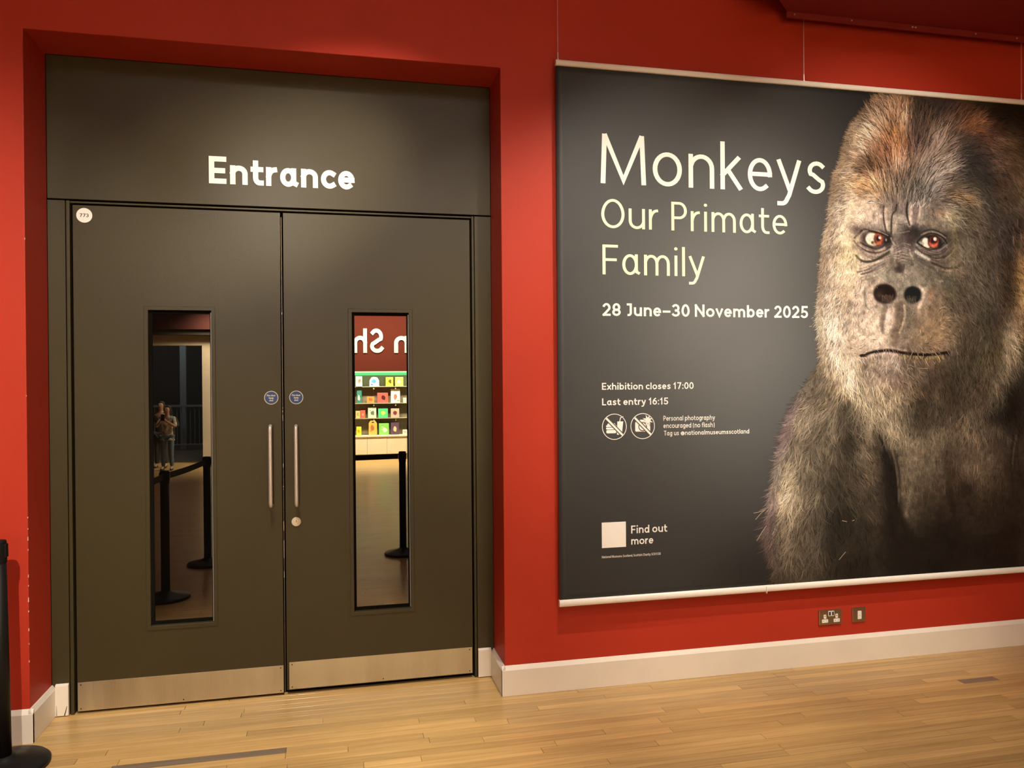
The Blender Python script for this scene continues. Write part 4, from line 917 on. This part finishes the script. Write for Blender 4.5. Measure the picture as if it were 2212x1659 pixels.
def rrect(x0, x1, z0, z1, r, n=4):
    out = []
    for (a, b, t) in ((x1-r, z1-r, 0), (x0+r, z1-r, 90), (x0+r, z0+r, 180), (x1-r, z0+r, 270)):
        out += [(a+r*math.cos(math.radians(t+90*k/n)), b+r*math.sin(math.radians(t+90*k/n))) for k in range(n+1)]
    return out
SLATE = mat('charcoal_print', (.075, .070, .060), .5)
for i, cx_ in enumerate((1.4022, 1.5585)):
    cz_ = 1.3588; s = .0675
    P = ring(cx_, cz_, s, .0035)
    if i == 0:
        P += [poly(cx_, cz_, s, rrect(-.68, .18, -.02, .12, .07)), poly(cx_, cz_, s, rrect(-.68, .18, -.20, -.06, .06)), poly(cx_, cz_, s, rrect(-.66, .16, -.50, -.24, .10))]
        P += [poly(cx_, cz_, s, [(-.60, .12), (.10, .12), (.02, .26), (-.16, .30), (-.36, .30), (-.54, .24)])]
        P += [poly(cx_, cz_, s, [(.24, .40), (.72, .40), (.60, -.62), (.20, -.62), (.22, -.2)]), poly(cx_, cz_, s, [(.40, .40), (.47, .40), (.53, .66), (.74, .74), (.71, .80), (.47, .70)])]
    else:
        P += [poly(cx_, cz_, s, rrect(-.62, .62, -.42, .34, .1)), poly(cx_, cz_, s, [(-.30, .34), (.26, .34), (.18, .50), (-.22, .50)])]
        st = [((.52 if k % 2 else .24)*math.cos(k*math.pi/8)+.42, (.52 if k % 2 else .24)*math.sin(k*math.pi/8)+.45) for k in range(16)]
        P2 = [poly(cx_, cz_, s, [((.46 if k % 2 else .2)*math.cos(k*math.pi/8)+.42, (.46 if k % 2 else .2)*math.sin(k*math.pi/8)+.45) for k in range(16)])]
        flat('pictogram', [poly(cx_, cz_, s, st)]+ring(cx_, cz_-.003, .024, .005), TY-.0002, SLATE, ban); flat('pictogram', P2, TY-.0004, INK, ban)
    d = .7071; n_ = (.075*d, .075*d)
    a, b = (-.93*d, .93*d), (.93*d, -.93*d)
    bar = lambda h: poly(cx_, cz_, s, [(a[0]-h*d, a[1]-h*d), (b[0]-h*d, b[1]-h*d), (b[0]+h*d, b[1]+h*d), (a[0]+h*d, a[1]+h*d)])
    flat('pictogram', P, TY, INK, ban); flat('pictogram', [bar(.15)], TY-.0006, SLATE, ban); flat('pictogram', [bar(.075)], TY-.0008, INK, ban)
# rails, wires
def rail(name, z0, z1, x0, x1):
    bm = bmesh.new(); h = z1-z0; pr = [(BY-.010*math.cos(t)-.004, (z0+z1)/2+h/2*math.sin(t)) for t in np.linspace(-math.pi/2, math.pi/2, 9)]
    bm_prism(bm, pr+[(BY+.010, z1), (BY+.010, z0)], 'x', x0, x1); return child_of(obj(name, bm, RAIL, bevel=.0008), ban)
rail('top_rail', 3.203, 3.233, 1.0995, 4.252); rail('bottom_rail', .4455, .4805, 1.0975, 4.252)
for wx in (1.1131, 2.5155, 3.95):
    bm = bmesh.new(); bm_tube(bm, [(wx, BY-.002, 3.232), (wx, BY-.002, 4.6 if wx < 2.3 else 3.59)], .0013, 8); child_of(obj('hanging_wire', bm, CHROME), ban)
    bm = bmesh.new(); bm_lathe(bm, [(.005, 3.228), (.005, 3.236), (.0028, 3.24), (.0028, 3.268), (.0015, 3.272)], 12, (wx, BY-.002, 0)); child_of(obj('wire_grip', bm, CHROME, smooth=False), ban)
bm = bmesh.new(); bm_prism(bm, [(2.2595, .440), (2.2625, .440), (2.262, .476), (2.259, .476)], 'y', BY-.018, BY-.004); child_of(obj('rail_clip', bm, RAIL), ban)

# ------------------------------------------------------------------ socket outlets on the wall
def plate(name, label, x0, x1, z0, z1):
    t = thing(name, label, 'socket' if name == 'power_socket' else 'outlet', ((x0+x1)/2, 0, (z0+z1)/2))
    child_of(box('face_plate', x0, x1, -.009, 0, z0, z1, PLATE, bevel=.0018), t); return t
PLATE = mat('brushed_chrome_plate', (.50, .45, .36), .32, 1.0, noise=.05, bump=.1, bscale=300, bvec=(1, 1, .05))
SW = mat('white_plastic', (.85, .83, .76), .4)
ps = plate('power_socket', 'brushed metal double power socket low on the red wall', 2.617, 2.760, .2215, .3045)
for cx_ in (2.653, 2.727):
    for nm, P in (('earth_slot', rrect(cx_-.008, cx_+.008, .256, .2785, .003)), ('pin_slots', rrect(cx_-.0195, cx_+.0195, .2335, .252, .003))):
        bm = bmesh.new(); bm_prism(bm, P, 'y', -.0105, -.0088); child_of(obj(nm, bm, SW), ps)
    for a, b in ((cx_-.010, .244), (cx_+.010, .244), (cx_, .270)):
        child_of(box('pin_hole', a-.0018, a+.0018, -.0108, -.0104, b-.0015 if b < .26 else b-.004, b+.0015 if b < .26 else b+.004, GAP), ps)
for a in (2.683, 2.7025):
    bm = bmesh.new(); bm_prism(bm, rrect(a-.0085, a+.0085, .2685, .2975, .003), 'y', -.0105, -.0088); child_of(obj('switch_surround', bm, SW), ps)
    bm = bmesh.new(); bm_prism(bm, [(a-.0045, .273), (a+.0045, .273), (a+.0045, .293), (a-.0045, .293)], 'y', -.013, -.0104); child_of(obj('switch', bm, BLACKP, bevel=.001), ps)
po = plate('data_outlet', 'small brushed metal wall plate with one white insert, right of the double socket', 2.829, 2.9135, .2225, .304)
bm = bmesh.new(); bm_prism(bm, rrect(2.8615, 2.886, .2385, .2845, .002), 'y', -.0108, -.0088); child_of(obj('insert', bm, SW), po)
child_of(box('jack', 2.868, 2.877, -.0112, -.0106, .2585, .2605, mat('grey_plastic', (.4, .38, .33), .5)), po)

# ------------------------------------------------------------------ queue barriers
def barrier(x, y, label, first=None):
    t = thing('queue_post', label, 'barrier', (x, y, 0), 0, 'black retractable belt queue posts') if first is None else None
    if first is None:
        bm = bmesh.new(); bm_lathe(bm, [(.165, 0), (.172, .006), (.173, .014), (.165, .022), (.10, .036), (.046, .050), (.040, .058)], 56)
        o = obj('base', bm, BLACKP, t, smooth=True)
        bm = bmesh.new(); bm_lathe(bm, [(.0315, .05), (.0315, .86)], 28); obj('pole', bm, BLACKP, t, smooth=True)
        bm = bmesh.new(); bm_lathe(bm, [(.0315, .858), (.0335, .862), (.034, .872), (.034, .945), (.032, .953), (.0, .956)], 28, cap=False); obj('belt_head', bm, BLACKP, t, smooth=True)
        for k in range(4):
            bm = bmesh.new(); a = k*math.pi/2
            bm_box(bm, -.014, .014, -.0365, -.030, .882, .938); o = obj('belt_slot', bm, BLACKP, t, bevel=.002); o.rotation_euler = (0, 0, a)
        return t
    r_ = first.copy(); COL.objects.link(r_); r_.location = (x, y, 0); r_.rotation_euler = (0, 0, 0); r_['label'] = label
    for ch in list(first.children):
        c = ch.copy(); COL.objects.link(c); c.parent = r_
    return r_
PA, PBp, PC, PD = (-1.255, -1.735), (-1.125, -2.82), (.59, -2.80), (-1.368, -.240)
q0 = barrier(*PD, 'black queue post at the left edge, beside the wall corner')
q0.rotation_euler = (0, -.016, 0)
barrier(*PA, 'black queue post mirrored in the left door pane, nearest the doors', q0)
barrier(*PBp, 'black queue post mirrored at the right edge of the left door pane', q0)
barrier(*PC, 'black queue post mirrored in the right door pane', q0)
def belt(a, b, label, sag=.008):
    a, b = Vector((*a, .91)), Vector((*b, .91)); d = (b-a).normalized(); a = a+d*.038; b = b-d*.038; n = Vector((-d.y, d.x, 0))*.0012
    bm = bmesh.new(); N = 14; prev = None
    for i in range(N+1):
        t = i/N; p = a.lerp(b, t)-Vector((0, 0, sag*4*t*(1-t)))
        q = [bm.verts.new(p+n+Vector((0, 0, h))) for h in (-.024, .024)]+[bm.verts.new(p-n+Vector((0, 0, h))) for h in (.024, -.024)]
        if prev:
            for k in range(4): bm.faces.new((prev[k], prev[(k+1) % 4], q[(k+1) % 4], q[k]))
        else: bm.faces.new(q[::-1])
        prev = q
    bm.faces.new(prev); return tag(obj('barrier_belt', bm, BELT), label, 'barrier belt', 'black barrier belts')
belt(PD, PA, 'black belt from the corner queue post to the next one')
belt(PA, PBp, 'black belt sloping between the two posts mirrored in the left pane')
belt(PBp, PC, 'long black belt running left from the post mirrored in the right pane')

# ------------------------------------------------------------------ the hall behind the viewer, seen in the door panes
BROWN = mat('shop_red_brown_paint', (.055, .011, .007), .9, spec=0.05)
BEIGE = mat('beige_plaster', (.50, .43, .33), .8, noise=.04)
GREYP = mat('grey_paint', (.25, .28, .30), .6)
DARK = mat('dark_grey_paint', (.035, .032, .028), .8)
bm = bmesh.new(); bm_box(bm, -2.47, XW1, YB-.25, YB, 0, ZC); bm_box(bm, -2.62, -2.47, YB-.25, YB, 0, ZC)
struct(obj('wall_back', bm, BEIGE), 'beige wall at the far side of the hall behind the viewer')
struct(box('wall_lintel', XW0, -2.62, YB-.25, YB, 2.36, 2.56, BEIGE), 'beige lintel over the opening at the back of the hall')
struct(box('trim_2', XW0, -2.0, YB-.2, YB+.25, 2.56, 2.66, DARK), 'dark ledge above the lintel')
struct(box('trim_3', XW0, -2.0, YB-.2, YB+.35, 2.66, ZC, mat('very_dark_red', (.05, .005, .004), .8)), 'dark red bulkhead above the lintel')
struct(box('wall_rear', XW0, XW1, -17.1, -17.0, 0, ZC, DARK), 'dark rear wall beyond the opening')
struct(box('floor_rear', XW0, XW1, -17, YB-.1, -.06, -.001, mat('dark_floor', (.10, .08, .055), .4)), 'darker floor beyond the opening')
struct(box('column_1', -3.72, -3.58, -15.9, -15.76, 0, ZC, GREYP), 'slim grey column beyond the opening')
rl = thing('railing', 'grey metal railing with thin bars beyond the opening', 'railing', (-3.6, -15.5, 0))
child_of(box('top_rail', -5.2, -2.2, -15.53, -15.47, 1.04, 1.09, GREYP), rl); child_of(box('bottom_rail', -5.2, -2.2, -15.52, -15.48, .12, .15, GREYP), rl)
for k in range(30):
    child_of(box('baluster', -5.15+k*.1, -5.135+k*.1, -15.507, -15.493, .15, 1.04, GREYP), rl)
# shop front: fascia, lit strip, display wall, plinth counter
SX0, SX1 = -.6, 3.0
ff = thing('shop_fascia', 'red brown shop fascia mirrored in the right door pane', 'fascia', (1.2, YB, 1.8))
child_of(box('board', SX0, SX1, YB+.004, YB+.30, 1.825, 3.3, BROWN), ff)
SIGNW = mat('sign_white', (.34, .32, .27), .6)
letters('Shop', .947, 2.2, .50, .165, 1.30, YB+.322, SIGNW, ff, .02, flip=True)
letters('Main', 2.52, 2.2, .50, .165, 1.355, YB+.322, SIGNW, ff, .02, flip=True)
LED = mat('green_led_strip', (.01, .05, .02), emit=(.05, 1.0, .30), estr=5); LEDW = mat('pale_led_strip', (.1, .1, .07), emit=(1.0, .95, .65), estr=7)
st = thing('light_strip', 'green glowing light strip under the shop fascia', 'light', (1.2, YB+.2, 1.79))
child_of(box('pale_glow', SX0, SX1, YB+.02, YB+.29, 1.80, 1.822, LEDW), st); child_of(box('green_glow', SX0, SX1, YB+.02, YB+.288, 1.745, 1.799, LED), st)
dw = thing('display_wall', 'olive slat display wall with clear shelves behind the books', 'display wall', (1.2, YB, .5))
OLIVE = mat('olive_board', (.155, .135, .075), .6, noise=.1)
for k in range(8):
    child_of(box('panel', SX0+k*.45+.003, SX0+(k+1)*.45-.003, YB+.001, YB+.02, .515, 1.735, OLIVE), dw)
ACR = mat('acrylic', (.42, .40, .28), .15)
for z in (1.512, 1.165, .855):
    child_of(box('shelf', SX0, SX1, YB+.02, YB+.17, z-.012, z-.002, ACR), dw)
    for k in range(9): child_of(box('bracket', SX0+k*.45-.012, SX0+k*.45+.012, YB+.02, YB+.15, z-.06, z-.012, ACR), dw)
ct = thing('plinth_counter', 'low cream panelled plinth below the shop shelves', 'counter', (1.2, YB+.2, 0))
child_of(box('top', SX0, SX1, YB+.001, YB+.36, .475, .50, CREAM, bevel=.003), ct)
for k in range(9): child_of(box('panel', SX0+k*.4+.002, SX0+(k+1)*.4-.002, YB+.02, YB+.34, .12, .475, CREAM), ct)
child_of(box('kick', SX0, SX1, YB+.02, YB+.30, 0, .12, CREAM), ct)
child_of(box('dark_line', SX0, SX1, YB+.29, YB+.3405, .105, .118, mat('brown_line', (.12, .08, .04), .6)), ct)  # thin brown strip across the head of the kick
def m_(r, g, b): return mat('printed_card', rgb(r, g, b), .5)
ITEMS = [  # x0, x1, z0, height, cover, picture, thickness, words
 (.385, .515, 1.512, .21, (175, 215, 190), (200, 120, 100), .10, 'mint green toy pack with a pink patch at the left end of the top shelf'),
 (.665, .865, 1.512, .20, (235, 240, 245), (90, 170, 220), .04, 'white and sky blue book on the top shelf'),
 (1.000, 1.155, 1.512, .19, (235, 225, 75), (110, 100, 30), .03, 'yellow book on the top shelf with dark marks, left of its twin'),
 (1.195, 1.365, 1.512, .19, (240, 232, 110), (250, 250, 220), .03, 'paler yellow book at the right end of the top shelf'),
 (.405, .505, 1.165, .26, (45, 110, 100), (215, 220, 190), .06, 'tall teal box on the second shelf'),
 (.610, .760, 1.165, .135, (240, 120, 60), (200, 80, 40), .03, 'small orange book on the second shelf'),
 (.825, 1.045, 1.165, .21, (225, 80, 70), (60, 15, 15), .03, 'red book with a dark face shape on the second shelf'),
 (1.105, 1.295, 1.165, .29, (235, 225, 205), (170, 100, 80), .02, 'large cream book with a brown picture on the second shelf'),
 (.38, .47, .855, .15, (200, 170, 110), (120, 150, 90), .05, 'tan and green packet at the left of the third shelf'),
 (.475, .575, .855, .16, (205, 90, 70), (230, 150, 120), .06, 'coral red soft toy pack on the third shelf'),
 (.630, .800, .855, .22, (190, 205, 175), (90, 110, 90), .03, 'pale green book with a dark animal outline on the third shelf'),
 (.840, 1.040, .855, .20, (70, 190, 120), (190, 230, 90), .02, 'bright green book with a lime stripe on the third shelf'),
 (1.100, 1.275, .855, .19, (185, 160, 145), (110, 50, 60), .03, 'grey pink book on the third shelf'),
 (.39, .49, .50, .18, (225, 195, 50), (180, 140, 30), .07, 'yellow toy box at the left end of the plinth'),
 (.640, .810, .50, .30, (225, 165, 80), (160, 95, 50), .06, 'orange house shaped gift bag on the plinth'),
 (.850, 1.055, .50, .24, (120, 190, 90), (235, 220, 190), .04, 'green book with a cream picture on the plinth'),
 (1.095, 1.265, .50, .25, (85, 60, 85), (215, 180, 130), .03, 'purple bordered book with a tan picture on the plinth'),
 (1.34, 1.43, .50, .10, (230, 200, 190), (200, 150, 140), .05, 'pale pink box at the right end of the plinth'),
 (1.36, 1.42, 1.165, .10, (240, 235, 200), (200, 190, 160), .04, 'small cream box at the right end of the second shelf'),
]
for i, (a, b, z, h, c1, c2, th, words) in enumerate(ITEMS):
    y0 = YB+(.08 if z > .6 else .12); lean = .10
    t = thing('book' if 'book' in words else ('gift_bag' if 'bag' in words else 'toy_pack'), words, 'book' if 'book' in words else 'toy', ((a+b)/2, y0, z), 0, 'books and gifts on the shop shelves')
    w = (b-a)/2; bm = bmesh.new()
    if 'bag' in words: bm_prism(bm, [(-w, 0), (w, 0), (w, h*.82), (w*.55, h), (-w*.55, h), (-w, h*.82)], 'y', 0, th)
    elif i == 1: bm_prism(bm, [(-w, 0), (w, 0), (w, h*.6), (w*.6, h*.93), (0, h), (-w*.6, h*.93), (-w, h*.6)], 'y', 0, th)
    else: bm_box(bm, -w, w, 0, th, 0, h)
    o = obj('cover' if 'book' in words else 'body', bm, m_(*c1), t, bevel=.003)
    rr = random.Random(i); bm = bmesh.new(); n = 7; cx_, cz_ = rr.uniform(-.2, .2)*w, h*rr.uniform(.4, .55)
    P = [(cx_+w*.6*rr.uniform(.5, 1)*math.cos(2*math.pi*k/n), cz_+h*.3*rr.uniform(.5, 1)*math.sin(2*math.pi*k/n)) for k in range(n)]
    bm_prism(bm, P, 'y', th, th+.0015); obj('picture', bm, m_(*c2), t)
    for q in range(3):
        cc = [min(255, max(0, v+rr.randint(-70, 60))) for v in (c1 if q else c2)]; bx_ = rr.uniform(-.75, .35)*w; bz_ = h*rr.uniform(.08, .7)
        box('cover_patch', bx_, bx_+w*rr.uniform(.25, .6), th+.0005, th+.0012, bz_, bz_+h*rr.uniform(.05, .16), m_(*cc), t)
    if 'bag' in words: box('handle_hole', -w*.3, w*.3, th, th+.002, h*.86, h*.92, GAP, t)

# two visitors far behind, mirrored dimly in the left pane
def skin(name, joints, links, m, parent, sub=2):
    me = bpy.data.meshes.new(name); names = list(joints); idx = {n: i for i, n in enumerate(names)}
    me.from_pydata([joints[n][0] for n in names], [(idx[a], idx[b]) for a, b in links], [])
    o = bpy.data.objects.new(name, me); COL.objects.link(o); o.parent = parent
    md = o.modifiers.new('skin', 'SKIN'); md.use_smooth_shade = True
    for n in names:
        v = me.skin_vertices[0].data[idx[n]]; r = joints[n][1]; v.radius = r if isinstance(r, tuple) else (r, r); v.use_root = (n == names[0])
    s = o.modifiers.new('subdivision', 'SUBSURF'); s.levels = sub; s.render_levels = sub
    me.materials.append(m); return o
SKINM = mat('skin', (.42, .24, .16), .6); HAIR = mat('dark_hair', (.03, .02, .015), .6); JEANS = mat('blue_jeans', (.10, .14, .20), .8, noise=.2, nscale=30)
FLORAL = mat('patterned_top', (.45, .42, .32), .8, noise=.7, nscale=18); JACKET = mat('dark_jacket', (.03, .028, .025), .85); SHOE = mat('shoe', (.05, .05, .05), .6)
def person(label, x, y, H, rz, top, jacket, raised):
    t = thing('person', label, 'person', (x, y, 0), rz, 'visitors behind the queue posts'); k = H/1.7
    J = lambda d: {n: (tuple(c*k for c in p), tuple(v*k for v in (r if isinstance(r, tuple) else (r, r)))) for n, (p, r) in d.items()}
    # y+ is forward
    b = {'pel': ((0, 0, .92), (.14, .10)), 'wst': ((0, 0, 1.06), (.12, .09)), 'chs': ((0, 0, 1.28), (.15, .10)), 'nk0': ((0, 0, 1.42), .055), 'nk1': ((0, .01, 1.49), .05), 'hd0': ((0, .03, 1.56), (.072, .085)), 'hd1': ((0, .015, 1.66), (.07, .08))}
    L = [('pel', 'wst'), ('wst', 'chs'), ('chs', 'nk0'), ('nk0', 'nk1'), ('nk1', 'hd0'), ('hd0', 'hd1')]
    for s, n in ((-1, 'l'), (1, 'r')):
        if raised: el, wr, hd = (s*.24, .10, 1.14), (s*.07, .27, 1.30), (s*.04, .31, 1.36)
        else: el, wr, hd = (s*.24, -.03, 1.12), (s*.23, .06, .90), (s*.22, .08, .84)
        b.update({n+'sh': ((s*.17, 0, 1.36), .055), n+'el': (el, .042), n+'wr': (wr, .028), n+'ha': (hd, (.035, .02)),
                  n+'hp': ((s*.09, 0, .86), .085), n+'kn': ((s*.10, .02, .48), .055), n+'an': ((s*.11, 0, .09), .04), n+'to': ((s*.12, .14, .035), (.035, .03))})
        L += [('chs', n+'sh'), (n+'sh', n+'el'), (n+'el', n+'wr'), (n+'wr', n+'ha'), ('pel', n+'hp'), (n+'hp', n+'kn'), (n+'kn', n+'an'), (n+'an', n+'to')]
    skin('body', J(b), L, SKINM, t)
    c = {q: b[q] for q in ('pel', 'wst', 'chs', 'nk0')}; c = {q: (p, (r[0]*1.12, r[1]*1.15) if isinstance(r, tuple) else r*1.1) for q, (p, r) in c.items()}
    lk = [('pel', 'wst'), ('wst', 'chs'), ('chs', 'nk0')]
    c['hem'] = ((0, 0, .82), (.17, .13)); lk.append(('pel', 'hem'))
    for n in 'lr':
        for q, f in (('sh', 1.2), ('el', 1.2)): c[n+q] = (b[n+q][0], b[n+q][1]*f)
        lk += [('chs', n+'sh'), (n+'sh', n+'el')]
    skin('top', J(c), lk, top, t)
    c = {'pel': ((0, 0, .93), (.145, .105))}; lk = []
    for n in 'lr':
        for q, f in (('hp', 1.08), ('kn', 1.15), ('an', 1.25)): c[n+q] = (b[n+q][0], b[n+q][1]*f)
        lk += [('pel', n+'hp'), (n+'hp', n+'kn'), (n+'kn', n+'an')]
    skin('trousers', J(c), lk, JEANS if raised else JACKET, t)
    for s in (-1, 1): skin('shoe', J({'a': ((s*.11, -.03, .045), (.045, .042)), 'b': ((s*.125, .15, .032), (.038, .03))}), [('a', 'b')], SHOE, t, 1)
    skin('hair', J({'a': ((0, -.02, 1.70), (.078, .06)), 'b': ((0, -.07, 1.62), (.085, .06)), 'c': ((0, -.085, 1.48), (.085, .035)), 'd': ((0, -.08, 1.38), (.06, .025))}), [('a', 'b'), ('b', 'c'), ('c', 'd')], HAIR, t)
    if jacket:
        c = {'a': ((0, -.075, 1.38), (.15, .05)), 'b': ((0, -.10, 1.15), (.17, .05)), 'c': ((0, -.10, .80), (.19, .05)), 'ls': ((-.20, -.02, 1.34), .065), 'le': ((-.27, .03, 1.12), .06), 'rs': ((.20, -.02, 1.34), .065), 're': ((.27, .03, 1.12), .06)}
        skin('jacket', J(c), [('a', 'b'), ('b', 'c'), ('a', 'ls'), ('ls', 'le'), ('a', 'rs'), ('rs', 're')], JACKET, t)
    # face: eyes, nose, mouth
    for s in (-1, 1):
        bm = bmesh.new(); bmesh.ops.create_icosphere(bm, subdivisions=1, radius=.010*k, matrix=Matrix.Translation((s*.030*k, .105*k, 1.61*k))); obj('eye', bm, GAP, t)
    bm = bmesh.new(); bm_prism(bm, [(.10*k, 1.57*k), (.132*k, 1.575*k), (.105*k, 1.61*k)], 'x', -.010*k, .010*k); obj('nose', bm, SKINM, t)
    bm = bmesh.new(); bm_box(bm, -.022*k, .022*k, .10*k, .112*k, 1.535*k, 1.543*k); obj('mouth', bm, mat('lips', (.25, .09, .07), .6), t)
    if raised:
        for s in (-1, 1):
            for f in range(5):
                fx = s*(.035-.012*(f if f < 4 else -.8)); z0 = 1.375 if f < 4 else 1.35
                pts = [Vector((fx*k, (.315 if f < 4 else .30)*k, z0*k)), Vector(((fx-s*.006)*k, .335*k, (z0+.03)*k)), Vector(((fx-s*.012)*k, .33*k, (z0+.048-.004*f)*k))]
                bm = bmesh.new(); bm_tube(bm, pts, .0075*k, 6); obj('finger', bm, SKINM, t)
    return t
pp = person('child in a patterned top and jeans with a dark jacket, holding up a phone', -3.06, -10.95, 1.20, .15, FLORAL, True, True)
person('person with dark hair in dark clothes standing behind the child', -3.27, -11.45, 1.27, .1, JACKET, True, False)
ph = box('phone', -.03, .03, -.004, .004, -.06, .06, BLACKP, bevel=.002); ph.location = (pp.location.x-.03, pp.location.y+.245, .985)
tag(ph, 'small dark phone held up by the child', 'phone')

# ------------------------------------------------------------------ track spotlights above the frame
tr = thing('light_track', 'black ceiling light track carrying the spotlights', 'light track', (1, -3, ZC))
child_of(box('track', -2.5, 5.0, -3.02, -2.98, ZC-.04, ZC, BLACKP), tr)
for i, (a, b, w, an, bl) in enumerate(SPOTS):
    a = Vector(a); d = (Vector(b)-a).normalized()
    t = thing('track_spotlight', ['black spotlight over the right of the banner, aimed at the word Entrance', 'black spotlight far back, aimed at the wall left of the doors', 'black spotlight aimed at the left edge of the banner',
              'black spotlight aimed at the middle of the banner', 'black spotlight aimed at the gorilla portrait', 'lowest black spotlight, pointing down at the boards below the portrait', 'black spotlight pointing down at the boards before the doors',
              'black spotlight far back, aimed at the right door leaf', 'unseen black spotlight added to brighten the boards beside the wall corner'][i], 'spotlight', a, 0, 'ceiling spotlights')
    bm = bmesh.new(); bm_lathe(bm, [(.050, .0), (.055, .01), (.055, .14), (.03, .16)], 24); o = obj('housing', bm, BLACKP, t, smooth=False)
    rq = (-d).to_track_quat('Z', 'Y'); o.rotation_mode = 'QUATERNION'; o.rotation_quaternion = rq; o.location = -d*.02
    bm = bmesh.new(); bm_tube(bm, [-d*.10, -d*.10+Vector((0, 0, ZC-.045-a.z+d.z*.10))], .01, 8); obj('stem', bm, BLACKP, t)
